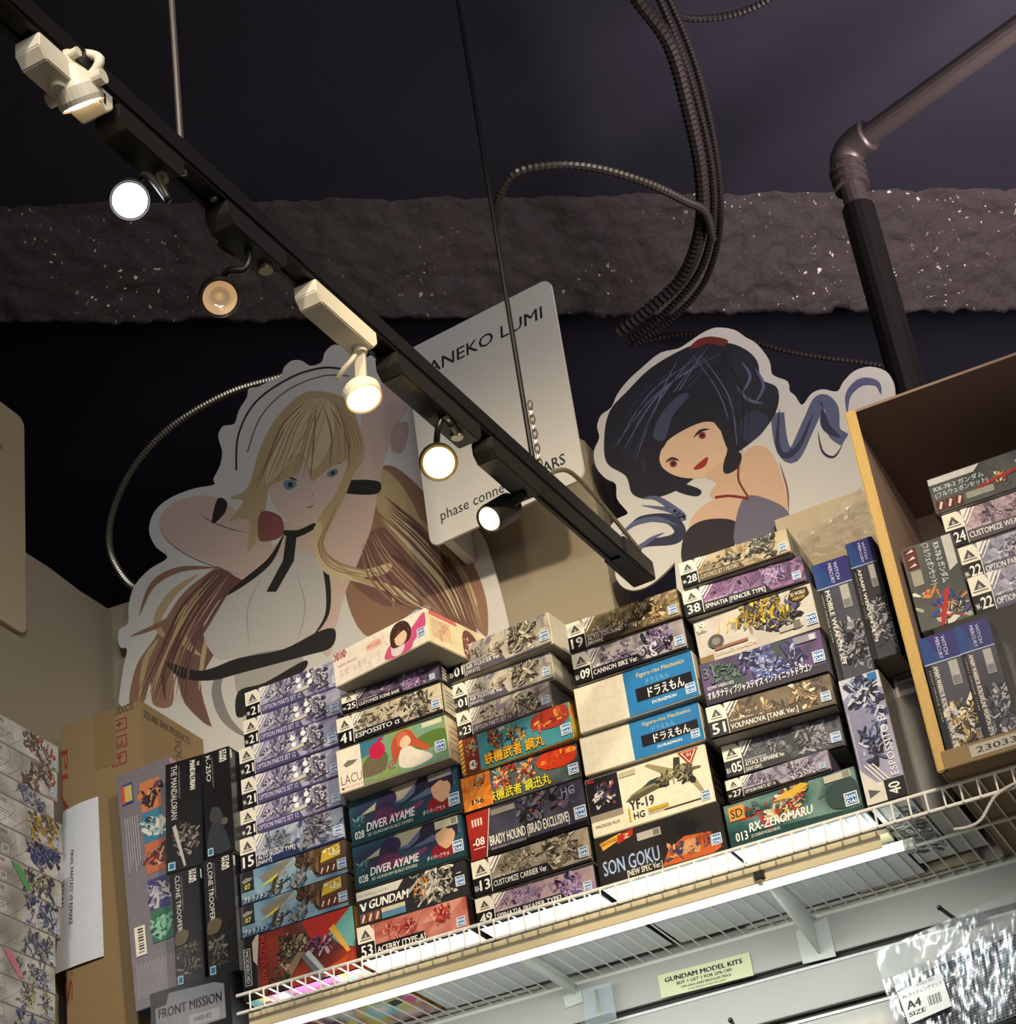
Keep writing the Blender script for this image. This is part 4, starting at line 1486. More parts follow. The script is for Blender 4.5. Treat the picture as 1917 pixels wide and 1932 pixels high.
SAND = ['b0a894', '7c7466', 'd8d0bc', '4a4438', '968a74', '2e2a26']
STACKS = {
2: [((461, 1892), (674, 1823), (457, 1773), mazin, '141214', 'large red and dark robot kit box with black strip, bottom of the leftmost stack'),
    ((457, 1773), (660, 1706), (456, 1711), ptera, '2c3a48', 'pterosaur kit box numbered 07, lower of the two'),
    ((456, 1711), (658, 1644), (456, 1648), ptera, '2c3a48', 'pterosaur kit box numbered 07, upper of the two'),
    ((456, 1648), (654, 1581), (455, 1585), mm('15', 'ALTO [FLIGHT TYPE]', DARK, ['8a94a8', 'b8c0cc', '4a5a80'], 15, strip='26325a', title2='[NAVY]', tw=0.36), '1c1c20', 'white and navy kit box numbered 15 under the five boxes numbered 21'),
    ((457, 1587), (648, 1516), (457, 1531), W21, '8a88a0', 'grey-violet kit box numbered 21, lowest of the five'),
    ((459, 1530), (645, 1461), (459, 1472), W21, '8a88a0', 'grey-violet kit box numbered 21, second from the bottom of the five'),
    ((455, 1472), (641, 1403), (454, 1415), W21, '8a88a0', 'grey-violet kit box numbered 21, middle one of the five'),
    ((463, 1415), (645, 1345), (463, 1361), W21, '8a88a0', 'grey-violet kit box numbered 21, second from the top of the five'),
    ((466, 1361), (650, 1290), (466, 1308), W21, '8a88a0', 'grey-violet kit box numbered 21, topmost of the leftmost stack')],
3: [((679, 1817), (891, 1754), (673, 1751), acerby, '2a1414', 'red kit box numbered 53 at the bottom of its stack'),
    ((677, 1752), (888, 1688), (673, 1683), rxnu, '26262a', 'dark kit box with white and orange robot above the red box numbered 53'),
    ((671, 1681), (882, 1613), (664, 1600), diver(True), '1c2c3c', 'teal kit box numbered 028, lower of the two'),
    ((664, 1599), (870, 1523), (657, 1515), diver(False), '1c2c3c', 'teal kit box numbered 028, upper of the two'),
    ((641, 1499), (851, 1427), (631, 1417), lacus, 'd8ccb0', 'white-edged kit box with long coral hair art on a green background'),
    ((640, 1413), (838, 1338), (636, 1358), mm('41', 'ESPOSSITO α', SAND, ['b0a48c', 'd8ccb0', '5a5248'], 41, tw=0.42), '2a2620', 'sand coloured kit box numbered 41'),
    ((647, 1349), (834, 1282), (644, 1312), mm('25', 'CUSTOMIZE SCENE BASE', PURP, ['5a4c60', '3a3848', '7a6c84'], 25, 'W-', tw=0.42), '24222a', 'dark violet kit box numbered 25 under the white and pink box'),
    ((633, 1298), (812, 1208), (626, 1235), pinkbox, 'efe3c4', 'white and pink kit box set askew on top of its stack')],
4: [((903, 1753), (1126, 1680), (897, 1697), mm('49', 'SPINATIA [REAPER TYPE]', PURP, ['8a7a98', 'b8a0a0', 'a89098'], 49, tw=0.54, fig=(0.66, 0.2, 0.88, 0.95)), '16141a', 'violet kit box numbered 49 at the bottom of its stack'),
    ((897, 1694), (1121, 1622), (891, 1628), mm('13', 'CUSTOMIZE CARRIER Ver.', SAND, ['8a8070', 'a89c88', '6a6458'], 13, 'EU-', tw=0.46, fig=(0.55, 0.25, 0.88, 0.98)), '26221e', 'khaki kit box numbered 13 with a flying carrier'),
    ((890, 1628), (1114, 1555), (877, 1538), brady, '14141a', 'dark kit box with red corner numbered 08'),
    ((877, 1536), (1101, 1464), (867, 1470), musha('156', ['3a3a34', '5a6a68', '2a2a28'], 'e0d83c', lab156, '鉄機武者 鋼迅丸', ['c83a1c', 'e8a030', 'a82c18'], ['c8381e', 'e8b04c', '6a8a94', 'd8d0c0', '8a2418'], 61), '2c2418', 'orange-labelled kit box numbered 156 with yellow Japanese lettering'),
    ((873, 1466), (1082, 1387), (864, 1398), musha('142', ['2a7a84', '4a94a0', '1c5a68'], 'f0b428', lab142, '鉄機武者 鋼丸', ['a8382a', 'c8583c', '7a1c18', 'd8b04c'], ['2a3a5c', 'c88c2c', 'e0c060', '3a9aa8', '8a3a2c'], 62), 'c8a030', 'turquoise kit box numbered 142 with golden Japanese lettering'),
    ((867, 1398), (1043, 1330), (863, 1347), mm('23', 'OPTION PARTS SET 14', SAND, ['8a8278', 'b0a898', '7a7080'], 23, 'W-', strip='4d4650', tw=0.40, tcol='c8c0b8'), '6a6460', 'grey-brown kit box numbered 23 between the turquoise box and two boxes numbered 01'),
    ((857, 1347), (1048, 1278), (851, 1295), mm('01', 'AIR FIGHTER Ver.', SAND, ['a8a090', 'c8c0ac', '8a8490'], 1, 'EU-', strip='5a5660', tw=0.34, title2='[WHITE]'), 'd0c8b4', 'pale kit box numbered 01, lower of the two'),
    ((850, 1291), (1038, 1208), (845, 1231), mm('01', 'AIR FIGHTER Ver.', SAND, ['a8a090', 'c8c0ac', '8a8490'], 1, 'EU-', strip='5a5660', tw=0.34, title2='[WHITE]'), 'd8ceb0', 'pale kit box numbered 01, upper of the two')],
5: [((1134, 1677), (1377, 1595), (1122, 1584), goku, '121012', 'black kit box with orange martial jacket art at the bottom of its stack'),
    ((1120, 1583), (1354, 1511), (1104, 1472), yf19, 'd8ccac', 'tall cream kit box with a swing-wing jet fighter'),
    ((1104, 1465), (1335, 1394), (1095, 1392), blueman, 'd0c8b0', 'white and blue kit box with black Japanese title bar, lower of the two'),
    ((1095, 1385), (1324, 1310), (1082, 1300), blueman, 'd0c8b0', 'white and blue kit box with black Japanese title bar, upper of the two'),
    ((1087, 1294), (1302, 1221), (1082, 1237), mm('09', 'CANNON BIKE Ver.', PURP[:2] + ['2c2c34', '1a1a20', 'd0ccd8', '8a8894'], ['8a8690', 'b8b0b0', '6a6470'], 9, 'EU-', tw=0.40), '2a282c', 'violet and white kit box numbered 09'),
    ((1076, 1234), (1291, 1163), (1069, 1179), mm('19', 'ALTO [GROUND TYPE]', GOLD, ['6a5a40', '94805c', 'b8a888'], 19, title2='[BROWN]', tw=0.44, strip='4a3c28'), '3a3020', 'brown kit box numbered 19 on top of its stack')],
6: [((1380, 1605), (1637, 1520), (1366, 1521), zeromaru, '1a3432', 'teal kit box numbered 013 at the bottom of the rightmost stack'),
    ((1375, 1514), (1573, 1451), (1373, 1474), mm('27', 'OPTION PARTS SET 16', GREY, ['8a8498', 'b0a8b8', '6a6480'], 27, 'W-', tw=0.3), '4a4650', 'narrow grey-violet kit box numbered 27 sunk behind the teal box'),
    ((1372, 1471), (1602, 1409), (1361, 1409), mm('05', 'ATTACK SUBMARINE Ver.', DARK, ['3a3c44', '5a5c64', '2c2c34'], 5, 'EU-', tw=0.34, title2='[LIGHT GRAY]', strip='2a2a30'), '1c1c20', 'charcoal kit box numbered 05'),
    ((1342, 1396), (1585, 1333), (1334, 1336), mm('51', 'VOLPANOVA [TANK Ver.]', GOLD, ['5a4c3c', '7a6a50', '3a3028'], 51, tw=0.54, strip='4a3a26'), '2a221a', 'brown kit box numbered 51'),
    ((1334, 1335), (1571, 1270), (1326, 1254), dragon31, '1e1e2c', 'dark blue-violet kit box with white Japanese title across its front'),
    ((1323, 1259), (1552, 1182), (1300, 1174), yellow19, '4a4436', 'kit box with yellow winged robots and the number 19 at its corner'),
    ((1295, 1168), (1529, 1100), (1289, 1118), mm('38', 'SPINATIA [FENCER TYPE]', PURP, ['7a5a80', '9a7098', '5a4868'], 38, tw=0.50, fig=(0.66, 0.3, 0.84, 0.95)), '26202c', 'purple kit box numbered 38'),
    ((1289, 1112), (1499, 1043), (1285, 1064), mm('28', 'CUSTOMIZE SET 5 MILITARY', ['6a6a64', '3a3c40', '94907c', '22242a', 'c8c0a0', '50544c'], ['8a7a54', 'b8a888', 'c8bca0'], 28, 'W-', tw=0.36, strip='5a5040', tcol='cfc4a4'), '5a5446', 'khaki kit box numbered 28 on top of the rightmost stack')],
}
SIDES = {(3, 7): pinkside, (3, 6): black_side, (3, 5): side_info('c8bc9c'), (3, 4): side_info('d8c8a0', 'b89878', 4), (4, 7): white_box_side, (4, 6): white_box_side,
         (4, 4): colourful(['d0c040', 'c88a28', 'a83c20', 'e0d060'], 3), (2, 0): colourful(['e8702c', 'f0b040', 'b83020', '5a2420'], 4, 5), (6, 7): side_info('8a8470', '5a5648'),
         (2, 1): side_info('6a5838', '3a3224'), (2, 2): side_info('6a5838', '3a3224'), (5, 1): side_info('3a362c', '14120e'), (5, 0): side_info('161414', '2a2826')}
X3, Z3 = Vector((1, 0, 0)), Vector((0, 0, 1))
for sk, rws in STACKS.items():
    z = DECK + 0.0004
    for i, (BL, BR, TL, art, body, label) in enumerate(rws):
        a, b = onZ(BL[0], BL[1], z), onZ(BR[0], BR[1], z)
        t = ztop(a, TL[1])
        h = t - z - 0.0005
        ex = (b - a)
        w = ex.length - (0.010 if i == 0 and sk > 4 else 0.003)
        ex.normalize()
        d = (3.352 - max(a.y, b.y)) if i == 0 else (0.18 if sk == 3 and i > 2 else 0.23)
        if sk == 3 and i == 7:
            d = 0.17
        rot = math.atan2(ex.y, ex.x)
        if not (sk == 3 and i == 7):
            rot *= 0.6 if i else 0.25
        ex = Vector((math.cos(rot), math.sin(rot), 0))
        ba = None
        if i == 0:
            if sk == 2:
                ba = colourful(['d83a50', 'f0e8e0', '6ac8e0', 'e8d84c', '9a3a70', 'f4f0ec', '30303c', 'e0509a'], 6, 5)
            else:
                ba = lambda c: c.rect(0, 0, 1, 1, 'd4dade')
        kitbox(label, (a, ex, Z3), w, d, h, body, art, SIDES.get((sk, i)), bottom='a8a498', bottom_art=ba)
        z = t


# boxes standing on end
def quadbox(label, TL, TR, BR, BL, Y, d, body, front, side=None, group='model kits stacked on the wire shelf', z0=None, **kw):
    a, b, t = onY(BL[0], BL[1], Y), onY(BR[0], BR[1], Y), onY(TL[0], TL[1], Y)
    ex = (b - a).normalized()
    ez = t - a
    ez = (ez - ex * ez.dot(ex))
    h = ez.length
    ez.normalize()
    mid = (ex + Vector((ez.z, 0, -ez.x))).normalized()
    if z0 is not None:
        mid = X3.copy()
        h = (t.z - z0)
        a = Vector(((a.x + t.x) / 2, Y, z0))
    ex = mid
    ez = Vector((-ex.z, 0, ex.x))
    return kitbox(label, (a, ex, ez), (b - a).length, d, h, body, front, side, group=group, **kw)


def spacebox(name1, seed, sub=None, fig=0):
    def art(c):
        c.grad(0, 0, 1, 1, ['0c0c10', '16161c', '0a0a0c'], seed, 6, 12, 2)
        if fig == 0:
            c.mecha(0.12, 0.06, 0.85, 0.34, ['3a3834', '6a655a', '1c1a1a', '8a8478', '4a4238'], 70, seed, 0.07, 0.8)
            c.blob([(0.05, 0.36), (0.1, 0.46), (0.35, 0.48), (0.55, 0.44), (0.4, 0.36)], '5a5040')
        elif fig == 1:
            c.mecha(0.1, 0.12, 0.9, 0.42, ['4a4440', '7a7068', '26242a', '9a9088'], 40, seed, 0.09, 0.5)
            c.poly([(0.18, 0.40), (0.28, 0.42), (0.56, 0.03), (0.50, 0.02)], 'b8b4b0')
        else:
            c.blob([(0.1, 0.05), (0.15, 0.25), (0.5, 0.34), (0.85, 0.1), (0.8, 0.02)], '2e343c')
            c.blob([(0.2, 0.34), (0.3, 0.46), (0.6, 0.42), (0.7, 0.28), (0.5, 0.30)], '3a3c40')
            c.ell(0.72, 0.30, 0.035, '5a5448')
        c.text('STAR', 0.80, 0.985, 0.13, 'e8e4da', w=0.115, rot=-90, bold=0.06)
        c.text('WARS', 0.66, 0.985, 0.13, 'e8e4da', w=0.115, rot=-90, bold=0.06)
        if fig:
            c.rect(0.6, 0.86, 0.99, 0.995, '0c0c10') if fig == 1 else None
        c.text(name1, 0.16, 0.97, 0.17, 'e8e6e0', w=0.5 if len(name1) > 6 else 0.25, rot=-90, bold=0.0)
        c.text('1/12 SCALE PLASTIC MODEL KIT', 0.37, 0.95, 0.045, 'a8a49c', w=0.30, rot=-90, bold=0)
        if sub:
            c.text('THE', 0.90, 0.95, 0.07, 'e8e4da', w=0.04, rot=-90, bold=0.04)
            c.text(sub, 0.70, 0.97, 0.15, 'e8e4da', w=0.27, rot=-90, bold=0.05)
        c.rect(0.06, 0.015, 0.26, 0.085, 'bcd8e8')
        c.rect(0.09, 0.025, 0.23, 0.075, '2a6a94')
    return art


SWG = 'black space-saga kits standing on end'
side_dark = lambda c: (c.rect(0, 0, 1, 1, '17171b'), c.rect(0.06, 0.90, 0.20, 0.985, 'bcd8e0'))
bot = lambda c: (c.rect(0, 0, 1, 1, '3a3c40'), c.mecha(0.1, 0.1, 0.9, 0.9, ['8a9098', 'c8a070', '5a7a94', '1c1c20'], 40, 3, 0.2, 0.3))
r_cl = quadbox('black boxed kit on end with clone soldier lettering, lower left of four', (318, 1651), (379, 1633), (388, 1848), (333, 1865), 3.035, 0.045, '0e0e12', spacebox('CLONE TROOPER', 3), side_dark, SWG, bottom_art=bot)
zc = r_cl.matrix_world.translation.z
r_cr = quadbox('black boxed kit on end with clone soldier lettering, lower right of four', (384, 1624), (442, 1607), (451, 1830), (394, 1847), 3.035, 0.045, '0e0e12', spacebox('CLONE TROOPER', 4), side_dark, SWG, bottom_art=bot)
quadbox('black boxed kit on end with a glowing spear, upper left of four', (298, 1447), (372, 1424), (383, 1631), (313, 1650), 3.035, 0.045, '0e0e12', spacebox('THE MANDALORIAN', 5, 'MANDALORIAN', 1), side_dark, SWG)
quadbox('black boxed kit on end with a shadowy dark figure, upper right of four', (376, 1425), (431, 1405), (443, 1605), (389, 1622), 3.035, 0.045, '0e0e12', spacebox('K-2SO', 6, None, 2), side_dark, SWG)


def greyback(c):
    c.rect(0, 0, 1, 1, '77727a')
    for k, cols in enumerate((['c87a4a', '5a3a5c', 'e0a060', '26202a'], ['3a7a98', '8ab0b8', '26303a', 'd8d4c8'], ['b86a48', '3a2a28', 'd8b898', '7a2a24'], ['3a3c70', '8a88b0', '26242c', 'c0b8b8'], ['2c6a50', '4a9a70', '1c3a38', '8ac0a0'])):
        y0 = 0.80 - k * 0.135 - (0.02 if k > 2 else 0)
        c.rect(0.42, y0, 0.80, y0 + 0.13, cols[0])
        c.mecha(0.46, y0 + 0.02, 0.76, y0 + 0.11, cols, 26, 50 + k, 0.06, 0.8, shadow=cols[3])
    for k in range(6):
        c.rect(0.10 + 0.045 * k, 0.56 + 0.02 * (k % 3), 0.115 + 0.045 * k, 0.80, 'b0aab0')
    c.rect(0.08, 0.86, 0.30, 0.95, '2a4a8a')
    c.rect(0.10, 0.87, 0.28, 0.94, 'c8b060')
    c.rect(0.08, 0.865, 0.14, 0.945, 'c85030')
    c.rect(0.10, 0.21, 0.30, 0.33, 'e8e2d0')
    for k in range(9):
        c.rect(0.16, 0.222 + 0.0115 * k, 0.26, 0.222 + 0.0115 * k + (0.007 if k % 3 else 0.004), '1c1c1c')
    for k in range(26):
        c.rect(0.08 + 0.028 * k, 0.035, 0.092 + 0.028 * k, 0.175 + 0.008 * math.sin(k * 2.3), 'a49ea4')
    c.text('ROBOT KIT', 0.84, 0.56, 0.03, 'c8c4c8', w=0.16, rot=-90, bold=0.02)


quadbox('tall grey kit box showing its printed back with photographs and barcode', (235, 1459), (330, 1418), (362, 1872), (256, 1910), 3.083, 0.05, '6a666c', greyback,
        lambda c: c.rect(0, 0, 1, 1, 'b87a8a'), 'boxes beside the space-saga kits', bottom_art=lambda c: (c.rect(0, 0, 1, 1, '3a68b8'), c.rect(0.1, 0.2, 0.8, 0.5, 'a8c8e8')))
zg = onY(256, 1910, 3.083).z


def fmart(c):
    c.rect(0, 0, 1, 1, '131417')
    c.poly([(0.06, 0.30), (0.94, 0.34), (0.94, 0.84), (0.82, 0.90), (0.24, 0.94), (0.20, 0.78), (0.06, 0.76)], '8f9298')
    c.text('FRONT MISSION', 0.10, 0.60, 0.14, '1c1c20', w=0.80, bold=0.04)
    c.rect(0.48, 0.36, 0.86, 0.52, 'a8abb0')
    c.text('WANDER ARTS', 0.54, 0.41, 0.07, '3a3a40', w=0.22, bold=0.02)


xa = onY(283, 1900, 3.02).x
xb = onY(434, 1868, 3.02).x
kitbox('black box with a torn-edged grey label lying under the standing kits', (Vector((xa, 3.02, 1.145)), X3, Z3), xb - xa, 0.113, min(zc, zg, r_cr.matrix_world.translation.z) - 1.1455, '101114', fmart,
       group='boxes beside the space-saga kits')

# ------------------------------------------------------------------ right end of the shelf
G2 = 'kits standing beside and inside the open carton'


def mercury(title, seed, pal=DARK):
    def art(c):
        c.grad(0, 0, 1, 1, ['2a2c34', '4a4c58', '3a3a44', '18181e'], seed, 6, 12, 2)
        c.mecha(0.35, 0.05, 0.95, 0.50, pal + ['b8b8c0'], 70, seed, 0.11, 0.7)
        c.rect(0, 0, 0.16, 0.78, '101014')
        c.rect(0, 0.79, 1, 1, '2c2c6c')
        c.poly([(0, 0.79), (0.5, 0.79), (0.2, 1), (0, 1)], '20407c')
        c.rect(0, 0.782, 1, 0.79, 'b8c0d8')
        for k in range(3):
            c.text('WITCH', 0.60 - 0.02 * k, 0.975, 0.10, 'd8d8ea', w=0.15, rot=-90, bold=0.0) if k == 0 else None
        c.text('MERCURY', 0.44, 0.975, 0.10, 'd8d8ea', w=0.17, rot=-90, bold=0.0)
        c.text(title, 0.20, 0.76, 0.13, 'e8e4d8', w=0.62, rot=-90, bold=0.03)
        c.text('HIGH GRADE 1/144', 0.08, 0.74, 0.04, 'b8b4a8', w=0.4, rot=-90, bold=0)
        c.rect(0.62, 0.58, 0.86, 0.77, 'a8a8a4')
        c.rect(0.64, 0.585, 0.84, 0.65, '77777a')
        c.text('HG', 0.86, 0.22, 0.22, '8a8a94', w=0.17, rot=-90, bold=0.0)
    return art


e40 = [(1576, 1287), (1647, 1258), (1713, 1489), (1640, 1516)]


def esp40(c):
    c.grad(0, 0, 1, 1, ['4a4a78', '7a7aa0', 'a8a8c0', '5a5a88'], 9, 8, 14, 2)
    c.poly([(0, 1), (1, 1), (1, 0.86), (0.3, 0.9), (0, 0.84)], 'c8c8d4')
    c.mecha(0.15, 0.62, 0.85, 0.98, NAVY + ['c8ccd8'], 60, 71, 0.10, 0.6)
    c.mecha(0.2, 0.28, 0.8, 0.66, NAVY, 50, 72, 0.08, 0.7)
    c.text('ESPOSSITO β', 0.66, 0.62, 0.20, 'e4e4ec', w=0.46, rot=-90, bold=0.02) if False else None
    c.text('ESPOSSITO β', 0.90, 0.17, 0.18, 'e4e4ec', w=0.47, rot=90, bold=0.02)
    c.rect(0.0, 0, 0.5, 0.15, 'dcd8cc')
    c.rect(0.5, 0, 1, 0.15, '141418')
    c.poly([(0.0, 0.15), (0.34, 0.15), (0.0, 0.28)], 'dcd8cc')
    c.poly([(0.10, 0.045), (0.10, 0.115), (0.38, 0.08)], '5a5a58')
    c.text('40', 0.86, 0.03, 0.28, 'f4f2ea', w=0.09, rot=90, bold=0.03)
    for k in range(3):
        c.poly([(0.42 + 0.1 * k, 0.155), (0.46 + 0.1 * k, 0.155), (0.16 + 0.1 * k, 0.30), (0.12 + 0.1 * k, 0.30)], 'e8e6dc')
    c.rect(0.03, 0.18, 0.05, 0.72, 'c8c8d4')
    c.rect(0.72, 0.93, 0.94, 0.99, '2a6fb0')


mono = lambda c: (c.rect(0, 0, 1, 1, 'c8c8c4'), c.mecha(0.08, 0.08, 0.92, 0.92, ['5a5c60', '8a8c90', 'e4e4e0', '3a3c40', 'b0b0ac'], 150, 77, 0.10, 0.5, shadow='8a8a88'))
b40 = quadbox('blue-violet kit box numbered 40 standing on its end', *e40, 3.0, 0.30, '5a5446', esp40, lambda c: c.rect(0, 0, 1, 1, '6a6250'), G2, z0=DECK + 0.0004, bottom_art=mono)
zt = onY(1576, 1287, 3.0).z
quadbox('dark kit box with indigo top band standing on the box numbered 40', (1528, 1069), (1597, 1040), (1648, 1258), (1583, 1283), 3.02, 0.2, '17171c', mercury('MOBILE WEAPON SET', 81), None, G2, z0=zt + 0.0008)
zb = onY(1655, 1246, 3.03).z
quadbox('dark kit box with blue top band beside the carton, HG lettering', (1592, 1028), (1650, 1008), (1700, 1229), (1651, 1247), 3.03, 0.2, '17171c', mercury('AMAIM WEAPON SET 3', 82), None, G2, z0=zb)
xl = b40.matrix_world.translation.x + (onY(1713, 1489, 3.0) - onY(1640, 1516, 3.0)).length
kitbox('plain brown box in the gap between the box numbered 40 and the open carton', (Vector((xl + 0.004, 3.10, DECK + 0.0004)), X3, Z3), 0.050, 0.2, zb - DECK - 0.001, '5a4a38',
       lambda c: (c.rect(0, 0, 1, 1, '4a4032'), c.rect(0, 0.84, 1, 1, 'a8a296'), c.rect(0.1, 0.88, 0.9, 0.93, '5a5650'), c.rect(0.1, 0.95, 0.7, 0.97, '5a5650')), None, group=G2)

# open carton
m_kraft = mat('kraft_cardboard', '8a7452', 0.8, var=0.06, scale=12, bump=0.1, bscale=150, stretch=(1, 1, 12))
m_kraft2 = mat('kraft_inside', '8a7464', 0.85, var=0.05, scale=8)
m_edge = mat('corrugated_edge', 'c0a060', 0.75, var=0.15, scale=200)
pa, pb = onY(1590, 780, 2.95), onY(1768, 1432, 2.95)
cx0, cz0, cz1 = (pa.x + pb.x) / 2, DECK + 0.0006, pa.z
oc = empty('open_carton', (cx0, 2.95, cz0), 0, 'large open brown cardboard carton lying on its side, full of kits', 'carton')
CW, CD, CH = 0.56, 0.42, cz1 - cz0
th = 0.005
Geo().box((0.002, 0.01, 0), (th, 0, 0), (0, CD - 0.01, 0), (0, 0, CH)).build('side_panel', m_kraft2, oc)
Geo().box((CW - th, 0, 0), (th, 0, 0), (0, CD, 0), (0, 0, CH)).build('side_panel', m_kraft2, oc)
Geo().box((0, 0.002, CH - th), (CW, 0, 0), (0, CD, 0), (0, 0, th)).build('top_panel', m_kraft2, oc)
Geo().box((0.008, 0, 0), (CW - 0.008, 0, 0), (0, CD, 0), (0, 0, th)).build('bottom_panel', m_kraft, oc)
Geo().box((th, CD - th, th), (CW - 2 * th, 0, 0), (0, th, 0), (0, 0, CH - 2 * th)).build('back_panel', m_kraft2, oc)
Geo().box((-0.001, -0.001, -0.0), (0.0185, 0, 0), (0, 0.008, 0), (0, 0, CH)).build('side_flap', m_edge, oc, bevel=0.002)
c = Canvas((0.05, -0.0008, -0.0), (0.20, 0, 0), (0, 0, 0.004))
lab = Canvas((0.06, 0.13, -0.0006), (0.20, 0.0, 0), (0, -0.05, 0), out=(0, 0, -1))
lab.layer = 2
fr = empty
# front lip folded down with its carton number
Geo().box((0.012, -0.004, -0.0), (CW - 0.012, 0, 0), (0, 0.004, 0), (0, 0, 0.030)).build('front_flap', m_kraft, oc, bevel=0.001)
lb = Canvas((0.055, -0.0045, 0.006), (0.16, 0, 0), (0, 0, 0.019))
lb.rect(0, 0, 1, 1, 'b0aca0')
lb.text('2303391150', 0.06, 0.25, 0.5, '2a2a2c', w=0.80, bold=0.02)
lb.build('number_label', PRINT_MATT, oc)


def rx78(rot):
    def art(c):
        if not rot:
            c.grad(0, 0, 1, 1, ['3a3c3c', '5a5c58', '2a2c30'], 91, 10, 5, 2)
            c.mecha(0.5, 0.05, 1.0, 1.0, ['d8d8c8', '2a4a9a', 'b0302c', 'a8a898', 'c8a040', '5a5c58'], 70, 92, 0.3, 0.5)
            c.poly([(0.36, 0.30), (1, 0.62), (1, 0.72), (0.36, 0.38)], 'a82c24')
            c.poly([(0, 0.80), (0.36, 0.80), (0.42, 0.98), (0, 0.98)], 'c8c8c4')
            c.text('RX-78-2 ガンダム', 0.03, 0.60, 0.14, 'cfe0e4', w=0.40, bold=0.02)
            c.text('(フルウェポンセット)', 0.03, 0.42, 0.14, 'cfe0e4', w=0.42, bold=0.02)
            for k in range(3):
                x = 0.02 + 0.075 * k
                c.rect(x, 0.05, x + 0.065, 0.32, '5a2420')
                c.poly([(x + 0.012, 0.1), (x + 0.035, 0.3), (x + 0.055, 0.26), (x + 0.03, 0.08)], 'd8ccb8')
            c.rect(0.26, 0.12, 0.48, 0.30, '9a988c')
        else:
            c.grad(0, 0, 1, 1, ['3a3c3c', '5a5c58', '2a2c30'], 93, 5, 10, 2)
            c.mecha(0.05, 0.02, 0.95, 0.45, ['d8d8c8', '2a4a9a', 'b0302c', 'a8a898', 'c8803c', '5a5c58'], 70, 94, 0.14, 0.9)
            c.poly([(0.62, 0.40), (0.72, 0.40), (0.45, 0.0), (0.36, 0.0)], 'a82c24')
            c.poly([(0.80, 1), (0.98, 1), (0.98, 0.64), (0.80, 0.58)], 'c0c0bc')
            c.text('RX-78-2 ガンダム', 0.62, 0.95, 0.13, 'd8e4e4', w=0.48, rot=-90, bold=0.02)
            c.text('(フルウェポンセット)', 0.42, 0.98, 0.13, 'd8e4e4', w=0.50, rot=-90, bold=0.02)
            for k in range(3):
                c.rect(0.04, 0.90 - 0.085 * k, 0.28, 0.97 - 0.085 * k, '5a2420')
                c.poly([(0.08, 0.92 - 0.085 * k), (0.20, 0.96 - 0.085 * k), (0.24, 0.93 - 0.085 * k)], 'd8ccb8')
            c.rect(0.08, 0.52, 0.28, 0.70, '9a988c')
    return art


IN = 'kits inside the open carton'
zfl = cz0 + th + 0.0008
quadbox('dark kit box with indigo top band, left one in the carton mouth', (1730, 1207), (1791, 1185), (1852, 1400), (1786, 1418), 2.962, 0.07, '131318', mercury('AMAIM WARRIOR BORDERLINE WEAPON SET', 83, GOLD), None, IN, z0=zfl)
quadbox('dark kit box with indigo top band, right one in the carton mouth', (1798, 1184), (1856, 1162), (1917, 1381), (1855, 1398), 2.962, 0.07, '131318', mercury('AMAIM WARRIOR BORDERLINE WEAPON SET 6', 84), None, IN, z0=zfl)
ev = onY(1885, 1205, 2.975)
kitbox('white-labelled kit box in the lower right of the open carton', (Vector((ev.x + 0.042, 2.975, zfl)), X3, Z3), 0.12, 0.07, ev.z - 0.07 - zfl, '2a2a2c', mm('09', 'PARTS', DARK, ['5a5c60', '7a7c80'], 19, 'EU-'), None, group=IN)
kitbox('white-labelled kit box second from the bottom at the right frame edge', (Vector((ev.x + 0.042, 2.975, ev.z - 0.0695)), X3, Z3), 0.12, 0.07, 0.066, '3a3a3c',
       lambda c: (c.rect(0, 0, 1, 1, '6a6c70'), tri_label(c, '05', 'EU-', 0.5)), None, group=IN)
zz = onY(1844, 1164, 3.055).z
kitbox('plain kit box at the back of the carton carrying the others', (Vector((cx0 + 0.035, 3.045, zfl)), X3, Z3), 0.34, 0.25, zz - zfl - 0.0008, '2c2826', lambda c: c.rect(0, 0, 1, 1, '2c2826'), None, group=IN)
INNER = [((1844, 1164), (1841, 1092), mm('22', 'OPTION PARTS SET 13', GREY, ['9a98ac', 'b8b6c8', '6a6880'], 22, 'W-', strip='5a5870', tw=0.42), 'c8c6c0', 'white kit box numbered 22 in the carton, lower of the two'),
         ((1823, 1102), (1820, 1036), mm('22', 'OPTION PARTS SET 13', GREY, ['9a98ac', 'b8b6c8', '6a6880'], 22, 'W-', strip='5a5870', tw=0.42), 'c8c6c0', 'white kit box numbered 22 in the carton, upper of the two'),
         ((1793, 1038), (1790, 974), mm('24', 'CUSTOMIZE WEAPONS', ['b09aa8', '8a7888', 'd0c0c8', '5a4a58', '3a3038'], ['a89098', 'c0a8b0', '77686c'], 24, 'W-', strip='5a5058', tw=0.5), '8a8680', 'pinkish kit box numbered 24 in the carton'),
         ((1766, 972), (1759, 905), rx78(False), '2a2a2c', 'dark kit box with pale blue Japanese title lying topmost in the carton')]
z = zz
for BL, TL, art, body, label in INNER:
    a = onZ(BL[0], BL[1], z)
    t = ztop(a, TL[1])
    kitbox(label, (a, X3, Z3), 0.215, 0.24, t - z - 0.0005, body, art, None, group=IN, left=lambda c: c.rect(0, 0, 1, 1, '5a564c'))
    z = t
quadbox('dark kit box with pale Japanese title standing on end in the carton', (1700, 1036), (1776, 998), (1840, 1164), (1738, 1204), 3.05, 0.10, '1e1c1c', rx78(True), None, IN, z0=zz + 0.0004)

